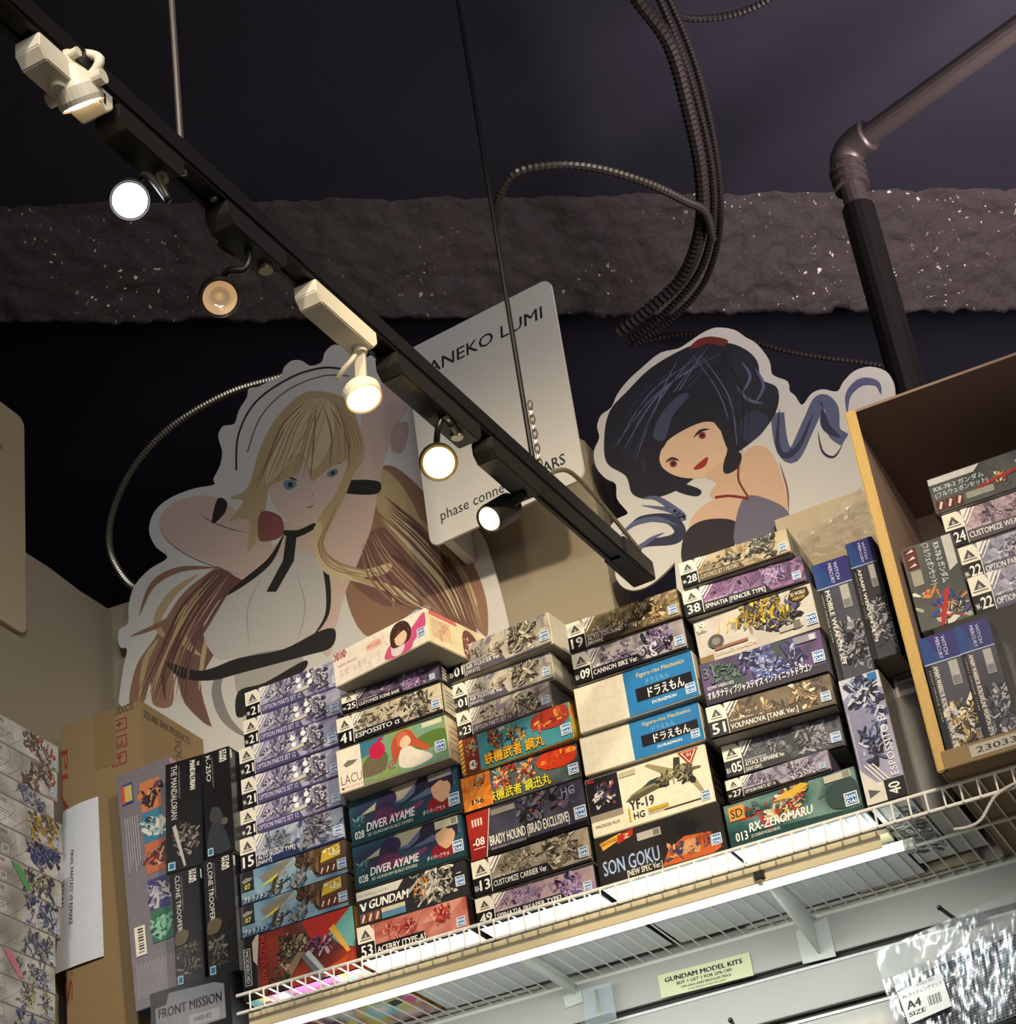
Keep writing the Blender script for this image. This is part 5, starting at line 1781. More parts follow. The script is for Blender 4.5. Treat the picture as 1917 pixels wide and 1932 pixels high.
# ------------------------------------------------------------------ left corner: wooden ledge, tall carton, side stack
m_ledge = mat('grey_ledge_board', '8a8880', 0.6)
lg = empty('corner_ledge', (-2.25, 3.0, 1.12), 0, 'grey board ledge in the left corner carrying the tall carton', 'shelf')
Geo().box((0, 0, 0), (0.47, 0, 0), (0, 0.405, 0), (0, 0, 0.0245)).build('board', m_ledge, lg, bevel=0.001)
for yy in (0.06, 0.34):
    Geo().box((0.0, yy, -0.16), (0.02, 0, 0), (0, 0.02, 0), (0, 0, 0.16)).build('bracket_leg', m_brk, lg)
    Geo().box((0.0, yy, -0.02), (0.40, 0, 0), (0, 0.02, 0), (0, 0, 0.02)).build('bracket_arm', m_brk, lg)

CY0 = 3.138
tc = onY(265, 1319, CY0)
CXL, CXR, CZT = -2.205, tc.x, tc.z
M = Matrix.Translation((CXL, CY0, 1.1452))
ct = empty('cardboard_carton', (CXL, CY0, 1.1452), 0, 'tall brown shipping carton with red markings and a taped white paper', 'carton')
W_, D_, H_ = CXR - CXL, 0.23, CZT - 1.1452
Geo().box((0, 0, 0), (W_, 0, 0), (0, D_, 0), (0, 0, H_)).build('carton', m_kraft, ct, bevel=0.003)
Geo().box((0.08, -0.0008, H_ - 0.12), (0.05, 0, 0), (0, 0.0006, 0), (0, 0, 0.12)).build('tape', mat('brown_packing_tape', '84704c', 0.3, coat=0.2), ct)
c = Canvas((0, -0.0003, 0), (W_, 0, 0), (0, 0, H_))
RED = '8a2c24'


def fpx(px, py):
    return frompx(c, M, px, py)


for k in range(3):
    c = Canvas((0, -0.0003, 0), (W_, 0, 0), (0, 0, H_))
    x0, y0 = fpx(212, 1384 + 34 * k - (2 * k))
    x1, y1 = fpx(239, 1352 + 34 * k - (2 * k))
    s = 0.0022
    dx, dy = s / W_, s / H_
    c.rect(x0, y0, x1, y0 + dy, RED)
    c.rect(x0, y1 - dy, x1, y1, RED)
    c.rect(x0, y0, x0 + dx, y1, RED)
    c.rect(x1 - dx, y0, x1, y1, RED)
    mx, my = (x0 + x1) / 2, (y0 + y1) / 2
    hx, hy = (x1 - x0) * 0.25, (y1 - y0) * 0.3
    if k == 0:
        c.poly([(mx - hx, my), (mx, my + hy), (mx + hx, my), (mx + hx * 0.2, my + hy * 0.2), (mx, my - hy), (mx - hx * 0.3, my)], RED)
    elif k == 1:
        for sg in (-1, 1):
            c.poly([(mx + sg * hx * 0.6 - hx * 0.2, my - hy * 0.6), (mx + sg * hx * 0.6 + hx * 0.2, my - hy * 0.6), (mx + sg * hx * 0.6, my + hy)], RED)
        c.rect(mx - hx, my - hy, mx + hx, my - hy * 0.75, RED)
    else:
        c.poly([(mx - hx * 0.7, my + hy), (mx + hx * 0.7, my + hy), (mx + hx * 0.4, my), (mx - hx * 0.4, my)], RED)
        c.rect(mx - hx * 0.1, my - hy, mx + hx * 0.1, my, RED)
        c.rect(mx - hx * 0.5, my - hy, mx + hx * 0.5, my - hy * 0.8, RED)
    c.build('handling_mark', PRINT_MATT, ct)
c = Canvas((0, -0.0003, 0), (W_, 0, 0), (0, 0, H_))
x, y = fpx(115, 1418)
ww = y - fpx(110, 1895)[1]
c.text('PLAY', x, y, 0.085, RED, w=ww * 0.44, rot=-90, bold=0.0)
c.build('front_lettering', PRINT_MATT, ct)
c = Canvas((0, -0.0003, 0), (W_, 0, 0), (0, 0, H_))
c.text('ARTS', x, y - ww * 0.52, 0.085, RED, w=ww * 0.48, rot=-90, bold=0.0)
c.build('front_lettering', PRINT_MATT, ct)
c = Canvas((0, -0.0003, 0), (W_, 0, 0), (0, 0, H_))
x, y = fpx(228, 1346)
c.text('PRODUCTS', x - 0.12, y, 0.020, '4a4038', w=0.27, bold=0.04)
c.build('top_lettering', PRINT_MATT, ct)
c = Canvas((W_ + 0.0003, 0, 0), (0, D_, 0), (0, 0, H_))
x, y = fpx(278, 1350)
c.text('SQUARE ENIX PRODUCTS', 0.04, 0.955, 0.020, '4a4038', w=0.72, bold=0.04)
c.text('SQUARE ENIX', 0.52, 0.95, 0.10, '5a4c40', w=0.22, rot=-90, bold=0.02)
c.build('side_marks', PRINT_MATT, ct)

# taped paper: a slightly bowed sheet
pq = [onY(x, y, CY0 - 0.003) for x, y in ((105, 1838), (197, 1804), (186, 1503), (120, 1532))]
pp = empty('taped_paper', tuple(pq[0]), 0, 'white paper strip with one line of black capitals taped on the tall carton', 'paper')


def paper(u, v):
    a = pq[0].lerp(pq[1], u)
    b = pq[3].lerp(pq[2], u)
    p = a.lerp(b, v)
    return p - pq[0] + Vector((0, -0.0015 - 0.005 * math.sin(math.pi * u) * (0.6 + 0.4 * v), 0))


g = Geo()
for i in range(8):
    for j in range(10):
        g.face([paper((i + a) / 8, (j + b) / 10) for a, b in ((0, 0), (1, 0), (1, 1), (0, 1))], (0.62, 0.66, 0.72))
g.build('sheet', PRINT_MATT, pp, color=True, smooth=True)
c = Canvas((0, 0, 0), (pq[1] - pq[0]), (pq[3] - pq[0]), mapper=paper, out=(0, -1, 0))
c.text('FINAL FANTASY VII REMAKE', 0.28, 0.72, 0.085, '16161a', w=0.46, rot=-90, bold=0.02)
c.text('ARTS KAI', 0.05, 0.56, 0.085, '16161a', w=0.17, rot=-90, bold=0.02)
c.build('lettering', PRINT_MATT, pp)

# stack on the left side wall, fronts facing right
XF = -2.10
levels = [1460, 1516, 1552, 1609, 1663, 1712, 1771, 1829, 1880, 1932, 1984, 2036, 2088, 2140]
txtx = ['topmost', 'second from the top', 'third from the top, blue robot', 'fourth from the top, yellow robot', 'fifth from the top, dark blue robot', 'sixth from the top, with a green streak',
        'seventh from the top, blue and white robot', 'eighth from the top', 'ninth from the top, with a pink beam', 'tenth from the top, yellow crest', 'eleventh from the top', 'twelfth from the top', 'thirteenth from the top', 'lowest one']
pals = [['c8583c', '3a3c40', 'c8c4b8', '6a665c'], ['a84a34', '3a3438', 'c8c4b8', '5a3c34'], ['2c3a7a', '4a5a9a', '8a8c98', '1c2444'], ['d8b030', 'b08c24', '3c3a34', '6a685c'], ['2c3a7a', '3a4a8a', '77798a', '14182c'],
        ['2c3440', '6a7480', '3a3c34', 'b0a060'], ['3a4a8a', 'c0c4cc', '6a7090', '22264a'], ['26282e', '5a6070', '3a4468', '9a9ca0'], ['c0c0c4', '2c3468', '3a3c48', '8a8c98'], ['b0a83c', 'c8c4c0', '2c3058', '6a6c7a'],
        ['2c3a7a', '4a5a9a', '8a8c98', '1c2444']]


def sidekit(pal, seed, extra):
    def art(c):
        c.grad(0, 0, 1, 1, ['b8b4ac', 'd0ccc4', 'a09c94', '8a8680'], seed, 14, 5, 2)
        c.ell(0.36, 0.86, 0.13, '8a1c20')
        c.text('IRON-BLOODED', 0.42, 0.78, 0.12, '3a3638', w=0.14, bold=0.05)
        for k in range(3):
            c.rect(0.38, 0.50 - 0.09 * k, 0.64, 0.53 - 0.09 * k, '8a8680')
        for k in range(2):
            c.line([(0.50 + 0.1 * k, 0.02), (0.62 + 0.1 * k, 0.6), (0.60 + 0.1 * k, 0.98)], 0.02, '6a6660')
        x0, y0 = 0.52, 0.12
        for a, b, cc_, d in ((x0, y0, x0 + 0.05, y0 + 0.02), (x0, y0 + 0.24, x0 + 0.05, y0 + 0.26), (x0, y0, x0 + 0.004, y0 + 0.26), (x0 + 0.046, y0, x0 + 0.05, y0 + 0.26)):
            c.rect(a, b, cc_, d, 'f0ece4')
        c.mecha(0.70, 0.05, 0.97, 0.95, pal, 80, seed, 0.36, 0.8, shadow='24262c')
        if extra:
            c.poly([(0.60, 0.95), (0.67, 0.95), (0.76, 0.1), (0.72, 0.05)], extra)
        c.badge(0.94, 0.08, 0.26)
    return art


for i in range(len(levels)):
    zb_ = onX(112, levels[i], XF)
    zbot = zb_.z
    ztp = (onX(112, levels[i - 1], XF).z - 0.001) if i else onX(112, 1410, XF).z
    yr = onX([111, 109, 102, 118, 120, 117, 117, 106, 105, 105, 105, 105, 105, 105][i], levels[i], XF).y
    org = Vector((XF, yr - 0.38, zbot))
    kitbox('pale side-stack kit box by the tall carton, ' + txtx[i], (org, Vector((0, 1, 0)), Z3), 0.38, 0.14, ztp - zbot, 'c4beb4', sidekit(pals[i % 11], 100 + i, {5: '5a9a58', 8: 'c8788a'}.get(i)), None,
           bottom='c8c4bc', group='model kits in the side stack at the left edge')
zl = onX(112, levels[-1], XF).z
ls = empty('side_shelf', (-2.25, 2.55, zl - 0.021), 0, 'grey board under the side stack at the left edge', 'shelf')
Geo().box((0, 0, 0), (0.145, 0, 0), (0, 0.33, 0), (0, 0, 0.02)).build('board', m_ledge, ls, bevel=0.001)

# ------------------------------------------------------------------ printed standees
m_foam = mat('white_foam_board', 'cfccc4', 0.6, var=0.02)


def standee(name, label, base, plane, outline_px, thick, cat='standee', extra_pts=(), pale='c9c4ba'):
    """plane(px, py) gives a point on the board's front"""
    root = empty(name, base, 0, label, cat)
    B = Vector(base)
    pts = [plane(x, y) - B for x, y in outline_px] + [Vector(p) - B for p in extra_pts]
    Geo().prism(pts, thick).build('board', m_foam, root)
    c = Canvas((0, 0, 0), (1, 0, 0), (0, 1, 0), mapper=lambda x, y: plane(x, y) - B, out=-Vector(thick).normalized())
    c.layer = 14
    return root, c


# standee with long blonde to auburn hair
SY = 3.375


def k5(pts):
    return [(200 + x / 2.396, 620 + y / 2.396) for x, y in pts]


def sm(pts, n=4):
    return [(p.x, p.y) for p in catmull([(a, b, 0) for a, b in pts], n)]


out1 = k5([(1850, 1500), (1800, 1250), (1730, 1010), (1690, 920), (1560, 760), (1460, 640), (1450, 500), (1435, 420), (1370, 340), (1300, 270), (1248, 215), (1238, 150), (1215, 118), (1165, 132), (1110, 140),
           (1095, 100), (1035, 72), (990, 105), (975, 150), (925, 168), (885, 145), (840, 145), (805, 175), (790, 215), (740, 235), (690, 262), (645, 272), (637, 310), (600, 370), (580, 430), (530, 440),
           (507, 480), (515, 520), (525, 560), (515, 620), (485, 680), (488, 706), (400, 722), (300, 760), (232, 810), (200, 870), (197, 930), (228, 990), (278, 1035), (200, 1085), (130, 1160), (102, 1250),
           (100, 1330), (62, 1358), (54, 1400), (66, 1442), (95, 1450), (76, 1540), (56, 1690)])
out1 = sm(out1, 3)
bz = DECK + 0.001
pl1 = lambda x, y: onY(x, y, SY)
r1, c = standee('cardboard_standee', 'tall cut-out standee of a figure with long blonde hair and raised arms', (-1.55, SY, bz), pl1, out1, (0, 0.006, 0),
                extra_pts=[(-2.05, SY, 1.75), (-1.90, SY, 1.5), (-1.72, SY, bz), (-1.36, SY, bz), (-1.33, SY, 1.5)])


def P5(c, pts, col, n=5):
    c.blob(k5(pts), col, n)


def L5(c, pts, w, col, taper=True):
    c.line(k5(pts), w, col, taper)


HB, HB2, HA, HA2, HD = 'b5a076', 'cbbb92', '8f6c56', '74544a', '5c403a'
SK, SK2, DR, BK = 'c9b1a2', 'b89c90', 'bdbab2', '23221f'
# hair behind the body
P5(c, [(1250, 620), (1400, 700), (1560, 900), (1660, 1060), (1720, 1230), (1725, 1385), (1690, 1370), (1600, 1300), (1500, 1370), (1440, 1250), (1200, 1400), (1080, 1180), (1100, 800)], HA)
P5(c, [(1230, 900), (1400, 1000), (1560, 1150), (1680, 1380), (1560, 1330), (1440, 1240), (1250, 1250), (1090, 1100)], HA2)
P5(c, [(1240, 640), (1330, 700), (1420, 860), (1470, 1040), (1390, 960), (1290, 880), (1220, 800)], HB)
L5(c, [(1300, 860), (1450, 940), (1600, 1080), (1680, 1250)], 9, HB2)
L5(c, [(1200, 980), (1380, 1080), (1520, 1200), (1600, 1330)], 12, HD)
L5(c, [(1420, 890), (1560, 900), (1625, 960), (1620, 1030)], 10, HA)
L5(c, [(1260, 760), (1400, 880), (1500, 1010), (1590, 1060)], 8, HD)
P5(c, [(560, 1060), (440, 1120), (330, 1220), (220, 1400), (140, 1520), (105, 1690), (170, 1690), (200, 1600), (215, 1700), (300, 1700), (310, 1550), (360, 1700), (480, 1800), (400, 1640), (420, 1500), (560, 1400), (640, 1200)], HA)
P5(c, [(540, 1080), (440, 1190), (400, 1330), (330, 1480), (340, 1640), (380, 1720), (470, 1790), (430, 1600), (520, 1420), (640, 1200)], HA2)
L5(c, [(500, 1080), (330, 1090), (210, 1160), (150, 1300)], 12, HA)
L5(c, [(420, 1110), (300, 1200), (230, 1330), (290, 1420)], 16, HB)
L5(c, [(400, 1240), (260, 1330), (110, 1392)], 10, HA)
L5(c, [(360, 1250), (330, 1330), (360, 1420), (430, 1480)], 18, HB)
L5(c, [(240, 1400), (180, 1500), (150, 1680)], 10, HB)
L5(c, [(300, 1420), (260, 1540), (270, 1690)], 8, HD)
L5(c, [(560, 1500), (500, 1620), (540, 1760), (640, 1850)], 20, '8a8480')
L5(c, [(470, 1330), (440, 1480), (420, 1640)], 9, HB)
P5(c, [(430, 1150), (560, 1080), (640, 1130), (560, 1230), (480, 1310), (430, 1420)], '6c4a46')
# raised arm on the right and folded arm on the left
P5(c, [(1160, 380), (1250, 250), (1360, 350), (1300, 470), (1240, 680), (1200, 900), (1130, 1080), (1080, 1200), (1040, 1350), (1010, 1480), (960, 1420), (980, 1250), (990, 1100), (960, 1000), (1060, 740), (1140, 560)], SK)
P5(c, [(250, 850), (300, 790), (420, 755), (520, 770), (600, 830), (740, 950), (740, 1060), (640, 1140), (520, 1080), (380, 1020), (280, 960), (242, 900)], SK)
L5(c, [(412, 830), (470, 868), (560, 905), (650, 925)], 2.2, '7a5a50')
L5(c, [(242, 900), (290, 970), (400, 1040), (520, 1085), (620, 1120)], 2.0, '7a5a50')
P5(c, [(505, 770), (545, 780), (540, 830), (490, 880), (480, 860)], BK)
P5(c, [(1072, 690), (1230, 690), (1222, 748), (1065, 740)], BK)
c.blob(k5([(1300, 440), (1368, 430), (1345, 555), (1290, 545)]), SK2)
# neck, torso in a plain pale dress
P5(c, [(790, 880), (940, 870), (950, 960), (1000, 1060), (990, 1240), (900, 1400), (660, 1440), (600, 1240), (720, 1020), (790, 960)], SK)
P5(c, [(440, 1380), (480, 1260), (620, 1150), (740, 1080), (800, 1010), (900, 1010), (970, 1060), (1010, 1180), (990, 1300), (940, 1400), (850, 1450), (860, 1560), (800, 1700), (640, 1800), (600, 1650), (590, 1500), (500, 1490)], DR)
P5(c, [(600, 1500), (850, 1450), (880, 1540), (700, 1620), (610, 1700)], 'aaa69e')
L5(c, [(590, 1500), (700, 1470), (850, 1450)], 3, '8a8478')
L5(c, [(700, 1130), (640, 1270), (650, 1450)], 3, 'a29e94')
L5(c, [(860, 1100), (900, 1260), (860, 1430)], 3, 'a29e94')
# dark ribbon collar and sash
P5(c, [(800, 930), (860, 945), (950, 900), (940, 880), (870, 910), (805, 912)], BK)
L5(c, [(805, 930), (740, 1050), (620, 1150), (520, 1220)], 12, BK)
L5(c, [(945, 900), (960, 1000), (1000, 1130), (1000, 1290), (930, 1400)], 10, BK)
c.poly(k5([(815, 940), (862, 940), (850, 1050), (770, 1190), (725, 1190), (800, 1050)]), BK)
P5(c, [(270, 1505), (400, 1545), (480, 1535), (600, 1490), (800, 1450), (960, 1370), (1035, 1360), (1020, 1440), (900, 1480), (600, 1560), (480, 1590), (340, 1580)], BK)
P5(c, [(600, 1640), (720, 1600), (900, 1500), (880, 1560), (700, 1640), (640, 1740), (590, 1750)], BK)
# head: plain face with simple closed-lid eyes
P5(c, [(740, 700), (760, 800), (840, 880), (900, 890), (980, 840), (1060, 730), (1090, 600), (1040, 520), (880, 480), (760, 560)], 'cdb6a8')
for sx, pts in ((1, [(775, 690), (820, 672), (868, 688)]), (1, [(985, 640), (1020, 612), (1068, 606)])):
    L5(c, pts, 5, '2c2826')
c.blob(k5([(805, 690), (850, 685), (862, 710), (830, 730), (806, 716)]), '6a8690')
c.blob(k5([(1002, 650), (1040, 632), (1048, 655), (1022, 672), (1004, 668)]), '6a8690')
c.blob(k5([(822, 698), (842, 696), (842, 716), (826, 716)]), '2c3a40')
c.blob(k5([(1016, 648), (1032, 642), (1034, 658), (1020, 662)]), '2c3a40')
L5(c, [(905, 812), (925, 806), (942, 800)], 2.4, '7a4a40')
L5(c, [(930, 740), (936, 752), (930, 758)], 1.6, '9a7a6c')
# hair over the head and the two long front locks
P5(c, [(880, 300), (980, 285), (1080, 320), (1140, 420), (1170, 570), (1120, 660), (1080, 760), (1010, 900), (960, 1000), (930, 960), (960, 860), (1040, 740), (1090, 600), (1000, 640), (930, 690), (900, 600), (860, 660),
       (790, 690), (740, 720), (720, 820), (680, 960), (640, 1000), (650, 880), (600, 860), (560, 870), (620, 780), (560, 765), (640, 720), (690, 560), (760, 420)], HB)
P5(c, [(900, 330), (1000, 320), (1040, 400), (1000, 560), (930, 640), (880, 560), (800, 640), (720, 700), (760, 520), (820, 400)], HB2)
for q in ([(940, 340), (900, 470), (790, 660)], [(950, 340), (940, 500), (925, 690)], [(980, 340), (1020, 480), (1010, 640)], [(1010, 350), (1090, 500), (1100, 640)], [(900, 330), (790, 450), (700, 680)]):
    L5(c, q, 3.5, HA)
P5(c, [(700, 830), (790, 850), (800, 930), (740, 960), (690, 950)], '86504a')
P5(c, [(930, 930), (970, 870), (990, 980), (1040, 1040), (1150, 1090), (1290, 1060), (1260, 1110), (1150, 1130), (1260, 1150), (1380, 1200), (1420, 1260), (1300, 1200), (1150, 1150), (1000, 1110), (940, 1020)], HB2)
L5(c, [(980, 1000), (1120, 1120), (1280, 1180), (1300, 1260)], 9, HB)
rs = random.Random(9)


def strands(A, B, n, w, cols):
    m = min(len(A), len(B))
    for i in range(n):
        t = (i + rs.random()) / n
        pts = [(A[k][0] * (1 - t) + B[k][0] * t + rs.uniform(-6, 6), A[k][1] * (1 - t) + B[k][1] * t + rs.uniform(-6, 6)) for k in range(m)]
        L5(c, pts, w * rs.uniform(0.5, 1.2), rs.choice(cols))


strands([(930, 320), (800, 430), (720, 600), (640, 760)], [(1000, 310), (980, 420), (950, 540), (930, 660)], 16, 2.6, [HA, HB2, 'a88c64', '9a7a58'])
strands([(1010, 310), (1040, 420), (1060, 520), (1040, 600)], [(1060, 330), (1120, 430), (1150, 520), (1150, 580)], 8, 2.4, [HA, HB2, '9a7a58'])
strands([(1230, 900), (1330, 1020), (1480, 1180), (1560, 1310)], [(1290, 760), (1470, 900), (1620, 1100), (1710, 1350)], 18, 4.5, [HB, HD, HA2, 'a8876c', HB2])
strands([(1150, 980), (1180, 1120), (1300, 1250), (1430, 1260)], [(1230, 900), (1330, 1020), (1480, 1180), (1560, 1310)], 10, 4, [HD, HA, 'a8876c'])
strands([(470, 1100), (330, 1250), (240, 1430), (120, 1670)], [(600, 1130), (500, 1300), (400, 1480), (380, 1700)], 18, 4.5, [HB, HD, HA2, 'a8876c'])
strands([(1010, 900), (960, 980), (1020, 1090), (1200, 1130)], [(1060, 760), (980, 960), (1060, 1050), (1260, 1110)], 7, 2.4, [HA, 'a88c64'])
# plain curved band over the hair
L5(c, [(590, 640), (600, 480), (680, 330), (840, 220), (980, 178), (1080, 185)], 3.5, '2a2630', False)
L5(c, [(640, 560), (700, 400), (820, 280), (980, 215), (1100, 215)], 1.8, '4a4650', False)
c.build('printed_art', PRINT_MATT, r1)

# white name board behind the track, turned towards the right
ang = math.radians(-8.1)
bq = onY(1098, 880, 3.17)
e1 = Vector((math.cos(ang), math.sin(ang), 0))
nrm = Vector((-e1.y, e1.x, 0))


def pl2(x, y):
    d = ray(x, y)
    return d * (bq.dot(nrm) / d.dot(nrm))


cor = [pl2(1040, 522), pl2(1098, 880)]
ztopb = cor[0].z
zbotb = pl2(1104, 900).z
br = Vector((bq.x + 0.002 * e1.x, bq.y, zbotb))
BW = (br - pl2(812, 1030)).dot(e1)
bl = br - e1 * BW
root2 = empty('name_board', tuple(bl), 0, 'white rounded board with black name lettering behind the track and hanging rod', 'sign')
rr = 0.022
BH = ztopb - zbotb
pts = []
for cx_, cz_, a0 in ((BW - rr, rr, -90), (BW - rr, BH - rr, 0), (rr, BH - rr, 90), (rr, rr, 180)):
    for k in range(6):
        a = math.radians(a0 + 18 * k)
        pts.append(e1 * (cx_ + rr * math.cos(a)) + Vector((0, 0, cz_ + rr * math.sin(a))))
Geo().prism(pts, nrm * 0.006).build('board', m_foam, root2)
Geo().box(e1 * 0.008 + nrm * 0.006 + Vector((0, 0, 0.03)), e1 * 0.02, Vector((0, SY - 0.0005 - (bl + nrm * 0.006 + e1 * 0.008).y, 0)), Vector((0, 0, 0.12))).build('spacer', m_foam, root2)
M2 = Matrix.Translation(bl)
c = Canvas(-nrm * 0.0001, e1 * BW, Vector((0, 0, BH)))
c.n = -nrm
u0, v0 = frompx(c, M2, 792, 712)
u1, v1 = frompx(c, M2, 1022, 592)
c.text('KANEKO LUMI', u0 - 0.02, (v0 + v1) / 2 - 0.015, 0.060, '1c1c22', w=u1 - u0 + 0.02, bold=0.008, shear=0.1)
u0, v0 = frompx(c, M2, 833, 985)
u1, v1 = frompx(c, M2, 1067, 872)
c.build('lettering', PRINT_MATT, root2)
c = Canvas(-nrm * 0.0001, e1 * BW, Vector((0, 0, BH)))
c.n = -nrm
c.text('phase connect', u0, (v0 + v1) / 2, 0.05, '2c2c34', w=(u1 - u0) * 0.60, bold=0.0)
c.text('STARS', u1 - (u1 - u0) * 0.28, (v0 + v1) / 2, 0.05, '2c2c34', w=(u1 - u0) * 0.28, bold=0.02)
c.build('lettering', PRINT_MATT, root2)

# second standee: dark-haired figure
def k3(pts):
    return [(1100 + x / 2.346, 600 + y / 2.346) for x, y in pts]


def P3(c, pts, col, n=5):
    c.blob(k3(pts), col, n)


def L3(c, pts, w, col, taper=True):
    c.line(k3(pts), w, col, taper)


out2 = sm(k3([(1380, 330), (1372, 280), (1340, 235), (1270, 215), (1200, 235), (1150, 285), (1125, 325), (1060, 315), (1010, 335), (970, 385), (940, 345), (912, 320), (905, 280), (860, 262), (832, 240), (820, 180), (770, 115),
              (720, 85), (670, 52), (590, 42), (530, 65), (470, 105), (420, 135), (340, 155), (260, 220), (195, 280), (150, 340), (125, 395), (80, 430), (62, 480), (72, 530), (48, 590), (58, 660), (100, 710),
              (145, 735), (150, 800), (190, 850), (195, 868), (150, 890), (120, 930), (160, 970), (190, 1010), (150, 1080), (143, 1140), (175, 1190), (230, 1205), (300, 1180), (370, 1120), (405, 1080)]), 3)
r3, c = standee('cardboard_standee', 'cut-out standee of a dark-haired figure with long curls beside the open carton', (-0.75, SY, bz), pl1, out2, (0, 0.006, 0),
                extra_pts=[(-0.98, SY, 1.75), (-0.96, SY, bz), (-0.50, SY, bz), (-0.50, SY, 2.0)])
HK, HK2, HK3, CR = '1b1a26', '2e3048', '565c7c', 'cdbb9a'
L3(c, [(860, 420), (880, 560), (930, 610), (1000, 470), (1050, 370), (1100, 400), (1110, 500), (1160, 540)], 26, HK3, False)
L3(c, [(870, 400), (862, 560), (900, 610), (960, 560), (1020, 420)], 12, HK2)
L3(c, [(1040, 500), (1060, 590), (1110, 615), (1150, 560)], 5, HK2)
L3(c, [(1170, 420), (1175, 340), (1230, 285), (1300, 290), (1320, 340)], 15, HK3)
L3(c, [(1060, 400), (1075, 480), (1140, 530)], 16, HK2)
P3(c, [(105, 640), (95, 520), (120, 410), (200, 320), (290, 230), (400, 160), (520, 110), (640, 110), (720, 140), (770, 190), (790, 270), (860, 310), (860, 400), (800, 500), (720, 570), (640, 620), (560, 660),
       (420, 760), (300, 800), (220, 780), (190, 700)], HK)
P3(c, [(470, 135), (510, 95), (570, 82), (640, 98), (620, 125), (560, 112), (510, 130)], '6a2420')
P3(c, [(640, 260), (650, 180), (700, 140), (770, 190), (790, 270), (860, 310), (850, 390), (760, 420), (660, 400)], '22212e')
for q in ([(700, 190), (740, 260), (700, 340)], [(760, 220), (800, 300), (760, 380)], [(680, 300), (730, 360), (800, 380)]):
    L3(c, q, 6, HK3)
P3(c, [(700, 450), (760, 410), (820, 440), (800, 500), (740, 550), (700, 520)], HK2)
rs = random.Random(12)
for k in range(46):
    a = k / 46
    if 0.3 < a < 0.85:
        continue
    x0_, y0_ = 480 + rs.uniform(-60, 140), 120 + rs.uniform(0, 60)
    x2_, y2_ = 120 + a * 620, 560 + 200 * math.sin(a * 3.0) + rs.uniform(-20, 20)
    L3(c, [(x0_, y0_), ((x0_ + x2_) / 2 - 50 + 110 * a, (y0_ + y2_) / 2 - 30), (x2_, y2_)], rs.uniform(1.2, 3.4), rs.choice([HK2, HK3, '12111a', '34384e']))
# face and neck, plain
P3(c, [(340, 640), (360, 560), (440, 500), (540, 460), (610, 480), (640, 560), (620, 640), (560, 700), (470, 710), (390, 690)], 'd9b795')
P3(c, [(540, 700), (610, 640), (660, 600), (700, 640), (690, 740), (600, 800), (560, 780), (590, 730)], 'd0ab8a')
for q, e in (([(365, 640), (395, 622), (428, 632)], (400, 645)), ([(490, 530), (520, 500), (560, 492)], (528, 520))):
    L3(c, q, 5, '241c22')
    c.ell(1100 + e[0] / 2.346, 600 + e[1] / 2.346, 7.0, '8a3038')
    c.ell(1100 + e[0] / 2.346, 600 + e[1] / 2.346, 3.4, '2c1418')
c.blob(k3([(490, 665), (550, 615), (545, 650), (515, 670)]), '9a2c24')
P3(c, [(280, 500), (340, 380), (430, 320), (560, 350), (640, 440), (660, 560), (610, 500), (560, 450), (480, 460), (400, 500), (350, 580), (300, 560)], HK)
P3(c, [(310, 520), (350, 420), (430, 340), (470, 345), (400, 430), (360, 540)], '3f4258')
P3(c, [(270, 560), (320, 560), (350, 660), (420, 720), (520, 760), (500, 790), (400, 760), (290, 680)], HK)
P3(c, [(610, 480), (680, 560), (690, 620), (640, 580)], HK)
# bare shoulder and dark dress
P3(c, [(600, 790), (700, 720), (700, 620), (760, 565), (830, 590), (880, 700), (910, 850), (900, 960), (760, 1000), (560, 1040), (470, 960), (500, 860)], 'd2ae90')
P3(c, [(640, 600), (700, 600), (690, 660), (640, 690), (620, 670)], '1c1a20')
P3(c, [(440, 1080), (450, 960), (520, 900), (640, 890), (690, 930), (640, 1060), (520, 1120)], '2a2428')
P3(c, [(720, 790), (860, 820), (920, 880), (920, 960), (700, 1010), (670, 940)], '6a6676')
L3(c, [(585, 795), (650, 788), (735, 800)], 5, '7a241c', False)
L3(c, [(690, 650), (690, 720), (730, 790)], 4, '7a2c24', False)
L3(c, [(870, 640), (905, 760), (910, 860)], 4, '8a5a4c')
# long curl at the lower left
L3(c, [(260, 800), (330, 800), (420, 860), (440, 885), (380, 850), (260, 830)], 15, HK3)
L3(c, [(200, 930), (260, 890), (380, 890), (430, 940), (400, 980), (280, 1000), (220, 1040)], 22, HK2)
L3(c, [(170, 960), (230, 910), (330, 890), (420, 920)], 10, HK3)
L3(c, [(360, 950), (300, 980), (240, 1030), (200, 1080)], 8, HK3)
c.build('printed_art', PRINT_MATT, r3)

# cream backing board behind the right stack, with a visible top edge
bk0, bk1 = onY(1480, 975, 3.355), onY(1640, 918, 3.355)
bb = empty('backing_board', (bk0.x, 3.355, bz), 0, 'cream backing board behind the rightmost stack and standing kits', 'board')
Geo().prism([Vector((-0.02, 0, 0)), Vector((bk1.x - bk0.x + 0.02, 0, 0)), Vector((bk1.x - bk0.x + 0.02, 0, bk1.z - bz)), Vector((-0.02, 0, bk0.z - bz))], (0, 0.005, 0)).build('board', mat('cream_board', 'c4b496', 0.6), bb)

